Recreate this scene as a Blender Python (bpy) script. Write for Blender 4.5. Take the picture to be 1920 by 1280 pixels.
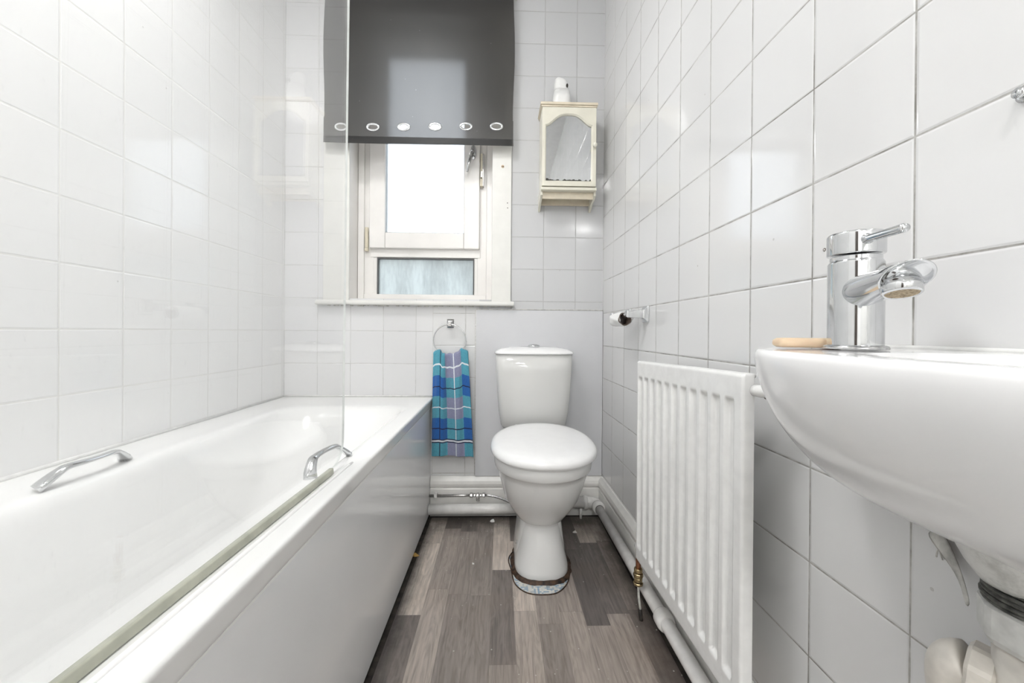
import bpy, bmesh, math, random
from math import sin, cos, pi, radians, sqrt, hypot, copysign
from mathutils import Vector, Matrix

random.seed(7)
for o in list(bpy.data.objects):
    bpy.data.objects.remove(o)
S = bpy.context.scene
COL = S.collection

# ------------------------------------------------------------------ camera
T = 0.152
F_PX, YAW, PIT, ROL = 731.48, .0298, .0032, -.0073
D = 12.126 * T                 # back wall
XL = -6.6176 * T               # left wall
XR = 3.1928 * T                # right wall at the back wall
AR = .0129                     # the right wall is a little out of square
H = .872                       # camera height
def wx(y):
    return XR + (D - y) * AR

def rot3():
    A = Matrix(((cos(YAW), -sin(YAW), 0), (sin(YAW), cos(YAW), 0), (0, 0, 1)))
    B = Matrix(((1, 0, 0), (0, cos(PIT), -sin(PIT)), (0, sin(PIT), cos(PIT))))
    C = Matrix(((cos(ROL), 0, -sin(ROL)), (0, 1, 0), (sin(ROL), 0, cos(ROL))))
    return C @ B @ A
R3 = rot3()
right, fwd, up = Vector(R3[0]), Vector(R3[1]), Vector(R3[2])
cam = bpy.data.cameras.new('camera')
cam.sensor_width = 36
cam.lens = F_PX / 1920 * 36
cam.shift_y = -(640 - 623.96) / 1920
cam.clip_start = .02
co = bpy.data.objects.new('camera', cam)
COL.objects.link(co)
M = Matrix.Identity(4)
for i in range(3):
    M[i][0], M[i][1], M[i][2] = right[i], up[i], -fwd[i]
M[2][3] = H
co.matrix_world = M
S.camera = co

# ------------------------------------------------------------------ world, exposure
S.view_settings.view_transform = 'Standard'
S.view_settings.look = 'None'
S.view_settings.exposure = 1.36
S.view_settings.gamma = 1
S.view_settings.use_curve_mapping = False
SKY = 1.35
LAMP = 5.2
FILL = 6.5  # strength of the added fill lights behind the camera
w = bpy.data.worlds.new('overcast_sky'); S.world = w; w.use_nodes = True
nt = w.node_tree; nt.nodes.clear()
wo = nt.nodes.new('ShaderNodeOutputWorld'); bg = nt.nodes.new('ShaderNodeBackground')
tc = nt.nodes.new('ShaderNodeTexCoord'); sx = nt.nodes.new('ShaderNodeSeparateXYZ')
rp = nt.nodes.new('ShaderNodeValToRGB')
rp.color_ramp.elements[0].position = .0; rp.color_ramp.elements[0].color = (.22, .23, .24, 1)
rp.color_ramp.elements[1].position = 1; rp.color_ramp.elements[1].color = (.74, .86, 1, 1)
e = rp.color_ramp.elements.new(.48); e.color = (.35, .37, .38, 1)
e = rp.color_ramp.elements.new(.52); e.color = (.9, .95, 1, 1)
mp = nt.nodes.new('ShaderNodeMath'); mp.operation = 'MULTIPLY_ADD'
mp.inputs[1].default_value = .5; mp.inputs[2].default_value = .5
nt.links.new(tc.outputs['Generated'], sx.inputs[0])
nt.links.new(sx.outputs['Z'], mp.inputs[0]); nt.links.new(mp.outputs[0], rp.inputs[0])
nt.links.new(rp.outputs[0], bg.inputs[0]); bg.inputs[1].default_value = SKY
nt.links.new(bg.outputs[0], wo.inputs[0])

# ------------------------------------------------------------------ node helpers
class NB:
    def __init__(s, name):
        s.m = bpy.data.materials.new(name); s.m.use_nodes = True
        s.t = s.m.node_tree; s.t.nodes.clear()
        s.out = s.t.nodes.new('ShaderNodeOutputMaterial')
    def n(s, typ, **kw):
        x = s.t.nodes.new('ShaderNode' + typ)
        for k, v in kw.items():
            if k[0] == 'i' and k[1:].isdigit():
                x.inputs[int(k[1:])].default_value = v
            else:
                setattr(x, k, v)
        return x
    def l(s, a, b):
        s.t.links.new(a, b)
    def math(s, op, a, b=None, c=None, clamp=False):
        x = s.t.nodes.new('ShaderNodeMath'); x.operation = op; x.use_clamp = clamp
        for i, v in enumerate((a, b, c)):
            if v is None: continue
            if isinstance(v, (int, float)): x.inputs[i].default_value = v
            else: s.l(v, x.inputs[i])
        return x.outputs[0]
    def mix(s, f, a, b, typ='MIX'):
        x = s.t.nodes.new('ShaderNodeMix'); x.data_type = 'RGBA'; x.blend_type = typ
        for sock, v in ((x.inputs[0], f), (x.inputs[6], a), (x.inputs[7], b)):
            if isinstance(v, (int, float)): sock.default_value = v
            elif isinstance(v, tuple): sock.default_value = v if len(v) == 4 else (*v, 1)
            else: s.l(v, sock)
        return x.outputs[2]
    def ramp(s, f, pts):
        x = s.t.nodes.new('ShaderNodeValToRGB'); r = x.color_ramp
        while len(r.elements) < len(pts): r.elements.new(.5)
        for e, (p, c) in zip(r.elements, pts):
            e.position = p; e.color = (*c, 1) if isinstance(c, tuple) else (c, c, c, 1)
        s.l(f, x.inputs[0]); return x.outputs[0]
    def pos(s):
        g = s.n('NewGeometry'); x = s.n('SeparateXYZ'); s.l(g.outputs['Position'], x.inputs[0])
        return g.outputs['Position'], x.outputs
    def noise(s, vec, scale, detail=2, rough=.5, out=0):
        x = s.n('TexNoise'); x.inputs['Scale'].default_value = scale
        x.inputs['Detail'].default_value = detail; x.inputs['Roughness'].default_value = rough
        if vec is not None: s.l(vec, x.inputs['Vector'])
        return x.outputs[out]
    def bsdf(s, col=(.8, .8, .8), rough=.4, metal=0, **kw):
        b = s.n('BsdfPrincipled')
        if isinstance(col, tuple): b.inputs['Base Color'].default_value = (*col, 1)
        else: s.l(col, b.inputs['Base Color'])
        if isinstance(rough, (int, float)): b.inputs['Roughness'].default_value = rough
        else: s.l(rough, b.inputs['Roughness'])
        b.inputs['Metallic'].default_value = metal
        for k, v in kw.items():
            b.inputs[k.replace('_', ' ')].default_value = v
        s.l(b.outputs[0], s.out.inputs[0]); return b
    def bump(s, h, b, strength=.3, dist=.001):
        x = s.n('Bump'); x.inputs['Strength'].default_value = strength
        x.inputs['Distance'].default_value = dist
        s.l(h, x.inputs['Height']); s.l(x.outputs[0], b.inputs['Normal']); return x

def plain(name, col, rough=.4, metal=0, var=.04, nscale=30, bump=0, bdist=.0006, **kw):
    """a plain surface with a little procedural variation of its own colour"""
    q = NB(name); p, _ = q.pos()
    n = q.noise(p, nscale, 3)
    dark = tuple(c * (1 - var * 2) for c in col); lite = tuple(min(1, c * (1 + var * .6)) for c in col)
    c = q.ramp(n, [(.3, dark), (.62, col), (.8, lite)])
    b = q.bsdf(c, rough, metal, **kw)
    if bump: q.bump(n, b, bump, bdist)
    return q.m

def tile_mat(name, ax, u0, v0, su=T, sv=T, base=(.86, .86, .86), grout=(.72, .71, .69), half=.0011,
             dirt=0, rough=.09, grime=(.20, .19, .17)):
    q = NB(name); p, xyz = q.pos()
    U = xyz[ax]; V = xyz[2]
    uu = q.math('DIVIDE', q.math('SUBTRACT', U, u0), su)
    vv = q.math('DIVIDE', q.math('SUBTRACT', V, v0), sv)
    def edge(t, s_):
        f = q.math('FRACT', t)
        return q.math('MULTIPLY', q.math('MINIMUM', f, q.math('SUBTRACT', 1, f)), s_)
    d = q.math('MINIMUM', edge(uu, su), edge(vv, sv))
    nz = q.noise(p, 35, 3)
    d = q.math('ADD', d, q.math('MULTIPLY', q.math('SUBTRACT', nz, .5), .0009))
    mr = q.n('MapRange', interpolation_type='SMOOTHSTEP'); q.l(d, mr.inputs[0])
    mr.inputs[1].default_value = half * .7; mr.inputs[2].default_value = half * 1.5
    mask = mr.outputs[0]                       # 0 in the grout, 1 on the tile
    mr2 = q.n('MapRange', interpolation_type='SMOOTHERSTEP'); q.l(d, mr2.inputs[0])
    mr2.inputs[1].default_value = half * .8; mr2.inputs[2].default_value = half * 1.3 + .0028
    # per tile id
    cb = q.n('CombineXYZ'); q.l(q.math('FLOOR', uu), cb.inputs[0]); q.l(q.math('FLOOR', vv), cb.inputs[1])
    wn = q.n('TexWhiteNoise'); q.l(cb.outputs[0], wn.inputs['Vector'])
    tint = q.ramp(wn.outputs['Value'], [(0, tuple(c * .975 for c in base)), (1, base)])
    big = q.noise(p, 2.2, 2)
    g = q.mix(q.math('MULTIPLY', big, 1), tuple(c * .75 for c in grout), tuple(min(1, c * 1.3) for c in grout))
    if dirt:
        dn = q.noise(p, 14, 5, .7)
        dm = q.ramp(dn, [(.5 - .12 * dirt, 0.0), (.62, 1.0)])
        g = q.mix(q.math('MULTIPLY', dm, min(1, dirt)), g, grime)
    col = q.mix(mask, g, tint)
    sp = q.n('TexVoronoi', feature='F1'); sp.inputs['Scale'].default_value = 9; q.l(p, sp.inputs['Vector'])
    spm = q.math('LESS_THAN', sp.outputs['Distance'], .022)
    col = q.mix(q.math('MULTIPLY', spm, .35), col, (.3, .28, .25))
    ro = q.math('MULTIPLY_ADD', mask, rough - .6, .6)
    b = q.bsdf(col, ro)
    b.inputs['Specular IOR Level'].default_value = .5
    # each tile sits at its own very slight angle
    geo = q.n('NewGeometry')
    vs = q.n('VectorMath', operation='SUBTRACT'); q.l(wn.outputs['Color'], vs.inputs[0]); vs.inputs[1].default_value = (.5, .5, .5)
    sc = q.n('VectorMath', operation='SCALE'); q.l(vs.outputs[0], sc.inputs[0]); sc.inputs['Scale'].default_value = .012
    ad = q.n('VectorMath', operation='ADD'); q.l(geo.outputs['Normal'], ad.inputs[0]); q.l(sc.outputs[0], ad.inputs[1])
    nm = q.n('VectorMath', operation='NORMALIZE'); q.l(ad.outputs[0], nm.inputs[0])
    bp = q.n('Bump'); bp.inputs['Strength'].default_value = .55; bp.inputs['Distance'].default_value = .0012
    wav = q.math('MULTIPLY', q.noise(p, 9, 1), .12)
    q.l(q.math('ADD', mr2.outputs[0], wav), bp.inputs['Height']); q.l(nm.outputs[0], bp.inputs['Normal'])
    q.l(bp.outputs[0], b.inputs['Normal'])
    return q.m

SV = T * 1.0009
MT = {}
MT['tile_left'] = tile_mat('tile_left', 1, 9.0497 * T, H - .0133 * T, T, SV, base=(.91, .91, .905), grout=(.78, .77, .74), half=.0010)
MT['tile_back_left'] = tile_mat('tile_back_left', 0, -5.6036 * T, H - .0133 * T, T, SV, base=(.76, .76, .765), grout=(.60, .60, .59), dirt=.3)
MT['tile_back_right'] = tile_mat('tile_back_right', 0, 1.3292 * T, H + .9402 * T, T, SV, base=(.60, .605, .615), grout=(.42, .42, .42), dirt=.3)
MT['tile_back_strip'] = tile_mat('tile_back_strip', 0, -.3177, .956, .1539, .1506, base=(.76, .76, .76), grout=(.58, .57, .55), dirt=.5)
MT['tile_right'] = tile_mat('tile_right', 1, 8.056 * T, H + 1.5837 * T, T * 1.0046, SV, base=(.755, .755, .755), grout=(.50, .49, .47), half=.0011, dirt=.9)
MT['tile_cut'] = tile_mat('tile_cut', 0, 50, 50, 100, 100)
MT['paint'] = plain('white_wall_paint', (.82, .82, .80), .6, bump=.2, nscale=90)
MT['ceil'] = plain('ceiling_paint', (.85, .85, .84), .7)
MT['ceramic'] = plain('white_ceramic', (.82, .82, .81), .06, var=.01, nscale=4)
MT['ceramic_basin'] = plain('basin_ceramic', (.90, .90, .905), .07, var=.02, nscale=5)
MT['acrylic'] = plain('white_acrylic', (.95, .95, .94), .12, var=.01, nscale=4)
MT['panel'] = plain('bath_panel_plastic', (.93, .935, .94), .10, var=.012, nscale=5)
MT['seat'] = plain('white_seat_plastic', (.91, .91, .91), .13, var=.01)
MT['cistern'] = plain('cistern_ceramic', (.70, .70, .685), .10, var=.01, nscale=4)
MT['board'] = plain('white_board', (.66, .665, .685), .33, var=.02, nscale=6)
MT['gloss_paint'] = plain('white_gloss_paint', (.84, .83, .80), .28, var=.03, nscale=25, bump=.25)
MT['upvc'] = plain('window_plastic', (.86, .84, .815), .25, var=.02, nscale=12)
MT['cream_trim'] = plain('cream_trim_paint', (.80, .795, .76), .35, var=.03, nscale=12)
MT['rad'] = plain('radiator_enamel', (.85, .85, .84), .22, var=.03, nscale=45, bump=.35, bdist=.0012)
MT['chrome'] = plain('chrome', (.68, .69, .70), .07, 1, var=.03, nscale=60)
MT['chrome_worn'] = plain('worn_chrome', (.66, .66, .66), .22, 1, var=.2, nscale=180)
MT['chrome_dull'] = plain('dull_metal', (.55, .54, .53), .32, 1, var=.15, nscale=120)
MT['pipe'] = plain('white_pipe_plastic', (.80, .79, .77), .25, var=.06, nscale=30)
MT['trap'] = plain('cream_trap_plastic', (.74, .70, .64), .35, var=.10, nscale=45, bump=.3)
MT['gasket'] = plain('dirty_gasket', (.10, .10, .09), .5, var=.4, nscale=150, bump=.8)
MT['copper'] = plain('copper', (.42, .20, .12), .35, .8, var=.3, nscale=80)
MT['brass'] = plain('brass', (.46, .36, .20), .3, .9, var=.25, nscale=90)
MT['dark'] = plain('dark_grime', (.045, .036, .03), .7, var=.4, nscale=40)
MT['rust'] = plain('brown_grime', (.085, .045, .025), .6, var=.5, nscale=60, bump=.6)
MT['cabinet'] = plain('cream_cabinet_paint', (.77, .745, .64), .32, var=.03, nscale=18)
MT['soap'] = plain('peach_soap', (.76, .58, .40), .45, var=.03, nscale=30, Subsurface_Weight=.1)
MT['paper'] = plain('white_paper', (.88, .88, .87), .8, var=.02)
MT['card'] = plain('brown_card', (.16, .12, .10), .8)
MT['silicone'] = plain('white_silicone', (.84, .84, .82), .4, var=.06, nscale=60)
MT['silicone_old'] = plain('old_silicone', (.68, .67, .63), .5, var=.25, nscale=60)
MT['whitegoods'] = plain('white_plastic', (.84, .84, .83), .3, var=.01)
MT['chip'] = plain('plaster', (.8, .79, .76), .8)
MT['ochre'] = plain('ochre_card', (.45, .28, .08), .7)
MT['hole'] = plain('dark_hole', (.03, .025, .02), .8)
MT['glassedge'] = plain('glass_edge', (.86, .89, .87), .15, var=.05)
MT['seal'] = plain('grey_green_seal', (.56, .57, .47), .25, var=.12, nscale=25)
MT['cork'] = plain('cream_hinge_plastic', (.72, .66, .52), .35)

def mirror_mat():
    q = NB('mirror'); p, xyz = q.pos()
    n = q.noise(p, 60, 4)
    h = q.math('ADD', q.math('SUBTRACT', xyz[2], 1.548), q.math('MULTIPLY', q.math('SUBTRACT', n, .5), .03))
    f = q.math('LESS_THAN', h, 0)
    c = q.mix(f, (.60, .61, .62), (.10, .10, .09))
    b = q.bsdf(c, .03, 1); return q.m
MT['mirror'] = mirror_mat()

def ceramic_basin_marks():
    q = NB('stained_ceramic'); p, _ = q.pos()
    n = q.noise(p, 40, 5, .7)
    c = q.ramp(n, [(.3, (.42, .42, .40)), (.52, (.66, .66, .64)), (.7, (.72, .72, .70))])
    b = q.bsdf(c, .3); return q.m
MT['boss'] = ceramic_basin_marks()

def floor_mat():
    q = NB('wood_vinyl'); p, xyz = q.pos()
    W, L = .0705, .40
    u = q.math('DIVIDE', q.math('ADD', xyz[0], .305 + 10 * W), W)
    row = q.math('FLOOR', u)
    w1 = q.n('TexWhiteNoise', noise_dimensions='1D'); q.l(row, w1.inputs['W'])
    v = q.math('ADD', q.math('DIVIDE', xyz[1], L), q.math('MULTIPLY', w1.outputs['Value'], 7.3))
    idx = q.math('FLOOR', v)
    cb = q.n('CombineXYZ'); q.l(row, cb.inputs[0]); q.l(idx, cb.inputs[1])
    wn = q.n('TexWhiteNoise'); q.l(cb.outputs[0], wn.inputs['Vector'])
    base = q.ramp(wn.outputs['Value'], [(0, (.105, .091, .084)), (.25, (.195, .169, .155)), (.55, (.34, .294, .262)), (.8, (.50, .437, .385)), (1, (.66, .58, .51))])
    # grain runs along Y, different on each board
    off = q.n('VectorMath', operation='SCALE'); q.l(wn.outputs['Color'], off.inputs[0]); off.inputs['Scale'].default_value = 9
    ad = q.n('VectorMath', operation='ADD'); q.l(p, ad.inputs[0]); q.l(off.outputs[0], ad.inputs[1])
    mpn = q.n('Mapping'); q.l(ad.outputs[0], mpn.inputs[0]); mpn.inputs['Scale'].default_value = (80, 4.0, 1)
    g1 = q.noise(mpn.outputs[0], 1.6, 5, .65)
    mp2 = q.n('Mapping'); q.l(ad.outputs[0], mp2.inputs[0]); mp2.inputs['Scale'].default_value = (22, 3.0, 1)
    nz = q.n('TexNoise'); nz.inputs['Scale'].default_value = 1; nz.inputs['Detail'].default_value = 3
    nz.inputs['Distortion'].default_value = 1.6; q.l(mp2.outputs[0], nz.inputs['Vector'])
    wv = q.math('SINE', q.math('MULTIPLY', nz.outputs[0], 34))
    gr = q.math('ADD', q.math('MULTIPLY', g1, 1.0), q.math('MULTIPLY', wv, .075))
    gm = q.ramp(gr, [(.3, .72), (.5, 1.0), (.7, 1.22)])
    c = q.mix(1, base, gm, 'MULTIPLY')
    big = q.noise(p, 5, 4, .6)
    c = q.mix(q.ramp(big, [(.5, 0.0), (.8, .25)]), c, (.30, .265, .24))
    brn = q.noise(p, 3.1, 3)
    c = q.mix(q.ramp(brn, [(.5, 0.0), (.8, .35)]), c, (.20, .13, .085))
    # board joints
    fu = q.math('FRACT', u); fv = q.math('FRACT', v)
    eu = q.math('MULTIPLY', q.math('MINIMUM', fu, q.math('SUBTRACT', 1, fu)), W)
    ev = q.math('MULTIPLY', q.math('MINIMUM', fv, q.math('SUBTRACT', 1, fv)), L)
    j = q.math('LESS_THAN', q.math('MINIMUM', eu, ev), .0005)
    c = q.mix(q.math('MULTIPLY', j, .35), c, (.06, .05, .045))
    # vinyl goes darker towards the side and back edges, broken up by noise
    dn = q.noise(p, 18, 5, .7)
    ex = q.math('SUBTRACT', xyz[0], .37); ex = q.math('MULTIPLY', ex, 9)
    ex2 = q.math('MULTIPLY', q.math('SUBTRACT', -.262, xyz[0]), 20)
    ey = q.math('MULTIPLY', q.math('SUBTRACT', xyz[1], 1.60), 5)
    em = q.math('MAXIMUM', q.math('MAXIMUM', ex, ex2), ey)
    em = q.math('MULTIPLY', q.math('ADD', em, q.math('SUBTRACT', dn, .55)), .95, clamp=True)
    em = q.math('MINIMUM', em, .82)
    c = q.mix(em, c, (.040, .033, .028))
    # pale specks of plaster dust
    vo = q.n('TexVoronoi'); vo.inputs['Scale'].default_value = 62; q.l(p, vo.inputs['Vector'])
    w3 = q.n('TexWhiteNoise'); q.l(vo.outputs['Color'], w3.inputs['Vector'])
    spk = q.math('MULTIPLY', q.math('LESS_THAN', vo.outputs['Distance'], .13), q.math('GREATER_THAN', w3.outputs['Value'], .86))
    c = q.mix(q.math('MULTIPLY', spk, .7), c, (.62, .60, .56))
    ro = q.math('MULTIPLY_ADD', big, .25, .27)
    b = q.bsdf(c, ro); q.bump(g1, b, .18, .0006)
    return q.m
MT['floor'] = floor_mat()

def mosaic_mat():
    q = NB('old_mosaic_vinyl'); p, xyz = q.pos()
    s = .0062
    u = q.math('DIVIDE', xyz[0], s); v = q.math('DIVIDE', xyz[1], s)
    cb = q.n('CombineXYZ'); q.l(q.math('FLOOR', u), cb.inputs[0]); q.l(q.math('FLOOR', v), cb.inputs[1])
    wn = q.n('TexWhiteNoise'); q.l(cb.outputs[0], wn.inputs['Vector'])
    c = q.ramp(wn.outputs['Value'], [(0, (.25, .36, .48)), (.35, (.42, .52, .60)), (.5, (.68, .69, .66)), (1, (.78, .77, .72))])
    n = q.noise(p, 30, 4, .7)
    c = q.mix(q.ramp(n, [(.5, 0.0), (.7, .6)]), c, (.45, .36, .25))
    q.bsdf(c, .5); return q.m
MT['mosaic'] = mosaic_mat()

def blind_mat():
    q = NB('grey_vinyl_blind'); p, xyz = q.pos()
    n = q.noise(p, 900, 2)
    n2 = q.noise(p, 3, 3)
    c = q.ramp(n2, [(.3, (.036, .036, .037)), (.7, (.048, .048, .049))])
    vo = q.n('TexVoronoi'); vo.inputs['Scale'].default_value = 38; q.l(p, vo.inputs['Vector'])
    wn = q.n('TexWhiteNoise'); q.l(vo.outputs['Color'], wn.inputs['Vector'])
    spk = q.math('MULTIPLY', q.math('LESS_THAN', vo.outputs['Distance'], .09), q.math('GREATER_THAN', wn.outputs['Value'], .85))
    c = q.mix(q.math('MULTIPLY', spk, .5), c, (.55, .55, .52))
    b = q.bsdf(c, .36); b.inputs['Specular IOR Level'].default_value = .55
    q.bump(n, b, .35, .0006)
    # thin vinyl lets a little daylight through
    tr = q.n('BsdfTranslucent'); tr.inputs[0].default_value = (.30, .285, .27, 1)
    rf = q.n('BsdfRefraction'); rf.inputs['Color'].default_value = (.38, .365, .35, 1)
    rf.inputs['Roughness'].default_value = .78; rf.inputs['IOR'].default_value = 1.12
    m0 = q.n('MixShader'); m0.inputs[0].default_value = .62
    q.l(tr.outputs[0], m0.inputs[1]); q.l(rf.outputs[0], m0.inputs[2])
    mx = q.n('MixShader'); mx.inputs[0].default_value = .55
    q.l(b.outputs[0], mx.inputs[1]); q.l(m0.outputs[0], mx.inputs[2]); q.l(mx.outputs[0], q.out.inputs[0])
    return q.m
MT['blind'] = blind_mat()

def outer_fresnel(q, ior):
    # the pane is a thin solid with straight-through rays, so both faces reflect as an air-to-glass face
    g_ = q.n('NewGeometry'); fr = q.n('Fresnel')
    q.l(q.math('MULTIPLY_ADD', g_.outputs['Backfacing'], 1 / ior - ior, ior), fr.inputs[0])
    return fr

def pane_mat(name, frost, col, amount):
    q = NB(name); p, _ = q.pos()
    mpn = q.n('Mapping'); q.l(p, mpn.inputs[0]); mpn.inputs['Scale'].default_value = (1, 1, .22)
    n = q.noise(mpn.outputs[0], 90, 3, .6)
    n2 = q.noise(mpn.outputs[0], 16, 4, .6)
    c = q.ramp(q.math('ADD', q.math('MULTIPLY', n, .45), q.math('MULTIPLY', n2, .55)), [(.36, tuple(x * amount for x in col)), (.6, col)])
    tr = q.n('BsdfTranslucent'); q.l(c, tr.inputs[0])
    tp = q.n('BsdfTransparent'); q.l(c, tp.inputs[0])
    m1 = q.n('MixShader'); m1.inputs[0].default_value = 1 - frost; q.l(tr.outputs[0], m1.inputs[1]); q.l(tp.outputs[0], m1.inputs[2])
    gl = q.n('BsdfGlossy'); gl.inputs['Roughness'].default_value = .12
    fr = outer_fresnel(q, 1.45)
    m2 = q.n('MixShader'); q.l(fr.outputs[0], m2.inputs[0]); q.l(m1.outputs[0], m2.inputs[1]); q.l(gl.outputs[0], m2.inputs[2])
    q.l(m2.outputs[0], q.out.inputs[0]); return q.m
MT['pane'] = pane_mat('rain_streaked_glass', .35, (.97, .985, 1), .95)
MT['pane_frosted'] = pane_mat('frosted_glass', .6, (.62, .64, .63), .80)

def screen_mat():
    q = NB('shower_glass'); p, _ = q.pos()
    mpn = q.n('Mapping'); q.l(p, mpn.inputs[0]); mpn.inputs['Scale'].default_value = (1, 1, .45)
    n = q.noise(mpn.outputs[0], 300, 2, .5)
    tp = q.n('BsdfTransparent'); tp.inputs[0].default_value = (.988, .99, .99, 1)
    gl = q.n('BsdfGlossy'); gl.inputs['Roughness'].default_value = .0
    gl.inputs[0].default_value = (1, 1, 1, 1)
    fr = outer_fresnel(q, 1.5)
    m1 = q.n('MixShader'); q.l(fr.outputs[0], m1.inputs[0]); q.l(tp.outputs[0], m1.inputs[1]); q.l(gl.outputs[0], m1.inputs[2])
    df = q.n('BsdfDiffuse'); df.inputs[0].default_value = (.97, .97, .97, 1)
    lime = q.ramp(n, [(.3, .035), (.68, .040), (.76, .075)])
    m2 = q.n('MixShader'); q.l(lime, m2.inputs[0]); q.l(m1.outputs[0], m2.inputs[1]); q.l(df.outputs[0], m2.inputs[2])
    q.l(m2.outputs[0], q.out.inputs[0]); return q.m
MT['screen'] = screen_mat()

def lamp_mat(name, s):
    q = NB(name); e = q.n('Emission'); e.inputs[0].default_value = (1, .995, .985, 1); e.inputs[1].default_value = s
    q.l(e.outputs[0], q.out.inputs[0]); return q.m

def towel_mat():
    q = NB('plaid_terry'); p, _ = q.pos()
    a = q.n('Attribute'); a.attribute_name = 'weave'
    n = q.noise(p, 420, 3, .7)
    c = q.mix(1, a.outputs['Color'], q.ramp(n, [(.3, .72), (.7, 1.22)]), 'MULTIPLY')
    b = q.bsdf(c, .95); b.inputs['Sheen Weight'].default_value = .3
    q.bump(n, b, .6, .002); return q.m
MT['towel'] = towel_mat()

# ------------------------------------------------------------------ mesh helpers
def mesh(name, V, Fc, mat, parent=None, smooth=False, mats=None, fm=None, bevel=0, seg=2, sub=0, solid=0, merge=False):
    me = bpy.data.meshes.new(name)
    me.from_pydata([tuple(v) for v in V], [], Fc)
    bm = bmesh.new(); bm.from_mesh(me)
    if merge: bmesh.ops.remove_doubles(bm, verts=bm.verts, dist=1e-5)
    if not fm: bmesh.ops.recalc_face_normals(bm, faces=bm.faces)
    bm.to_mesh(me); bm.free()
    for m in (mats or [mat]): me.materials.append(MT[m] if isinstance(m, str) else m)
    if fm:
        for f, i in zip(me.polygons, fm): f.material_index = i
    if smooth:
        for f in me.polygons: f.use_smooth = True
    o = bpy.data.objects.new(name, me); COL.objects.link(o)
    if parent: o.parent = parent; o.matrix_parent_inverse = Matrix.Translation(-Vector(parent.location))
    if solid:
        k = o.modifiers.new('s', 'SOLIDIFY'); k.thickness = solid; k.offset = 0
    if bevel:
        k = o.modifiers.new('b', 'BEVEL'); k.width = bevel; k.segments = seg; k.limit_method = 'ANGLE'; k.angle_limit = radians(35)
        k.harden_normals = False
        if not smooth:
            for f in me.polygons: f.use_smooth = True
            w_ = o.modifiers.new('w', 'WEIGHTED_NORMAL'); w_.keep_sharp = True
    if sub:
        k = o.modifiers.new('d', 'SUBSURF'); k.levels = sub; k.render_levels = sub
    return o

class G:
    """collects shapes into one mesh"""
    def __init__(s): s.V = []; s.F = []
    def add(s, V, Fc):
        b = len(s.V); s.V += [Vector(v) for v in V]; s.F += [tuple(i + b for i in f) for f in Fc]; return s
    def box(s, x0, x1, y0, y1, z0, z1):
        return s.add([(x0, y0, z0), (x1, y0, z0), (x1, y1, z0), (x0, y1, z0), (x0, y0, z1), (x1, y0, z1), (x1, y1, z1), (x0, y1, z1)],
                     [(0, 3, 2, 1), (4, 5, 6, 7), (0, 1, 5, 4), (1, 2, 6, 5), (2, 3, 7, 6), (3, 0, 4, 7)])
    def loft(s, rings, cap0=True, cap1=True, closed=True):
        n = len(rings[0]); V = [p for r in rings for p in r]; Fc = []
        for i in range(len(rings) - 1):
            for j in range(n if closed else n - 1):
                k = (j + 1) % n
                Fc.append((i * n + j, i * n + k, (i + 1) * n + k, (i + 1) * n + j))
        if cap0: Fc.append(tuple(range(n - 1, -1, -1)))
        if cap1: Fc.append(tuple((len(rings) - 1) * n + j for j in range(n)))
        return s.add(V, Fc)
    def lathe(s, prof, c, ax=(0, 0, 1), n=32, flute=0):
        ax = Vector(ax).normalized(); c = Vector(c)
        a = Vector((1, 0, 0)) if abs(ax.x) < .9 else Vector((0, 1, 0))
        e1 = ax.cross(a).normalized(); e2 = ax.cross(e1)
        rings = []
        for r, h in prof:
            rg = []
            for j in range(n):
                t = 2 * pi * j / n; rr = max(r, 1e-4) * (1 + (flute * (1 if (j // 2) % 2 else -1)))
                rg.append(c + ax * h + (e1 * cos(t) + e2 * sin(t)) * rr)
            rings.append(rg)
        return s.loft(rings)
    def tube(s, pts, r, n=16, flat=1, upv=(0, 0, 1), radii=None, cap=True):
        pts = [Vector(p) for p in pts]; rings = []
        for i, p in enumerate(pts):
            d = (pts[min(i + 1, len(pts) - 1)] - pts[max(i - 1, 0)]).normalized()
            u_ = Vector(upv)
            if abs(d.dot(u_)) > .95: u_ = Vector((0, 1, 0)) if abs(d.y) < .9 else Vector((1, 0, 0))
            e1 = d.cross(u_).normalized(); e2 = e1.cross(d)
            rr = radii[i] if radii else r
            rings.append([p + e1 * cos(2 * pi * j / n) * rr + e2 * sin(2 * pi * j / n) * rr * flat for j in range(n)])
        return s.loft(rings, cap, cap)
    def make(s, name, mat, parent=None, **kw):
        return mesh(name, s.V, s.F, mat, parent, **kw)

def arc(p0, p1, p2, n=8):
    """quadratic curve"""
    p0, p1, p2 = Vector(p0), Vector(p1), Vector(p2)
    return [(1 - t) ** 2 * p0 + 2 * t * (1 - t) * p1 + t * t * p2 for t in [i / n for i in range(n + 1)]]

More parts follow.
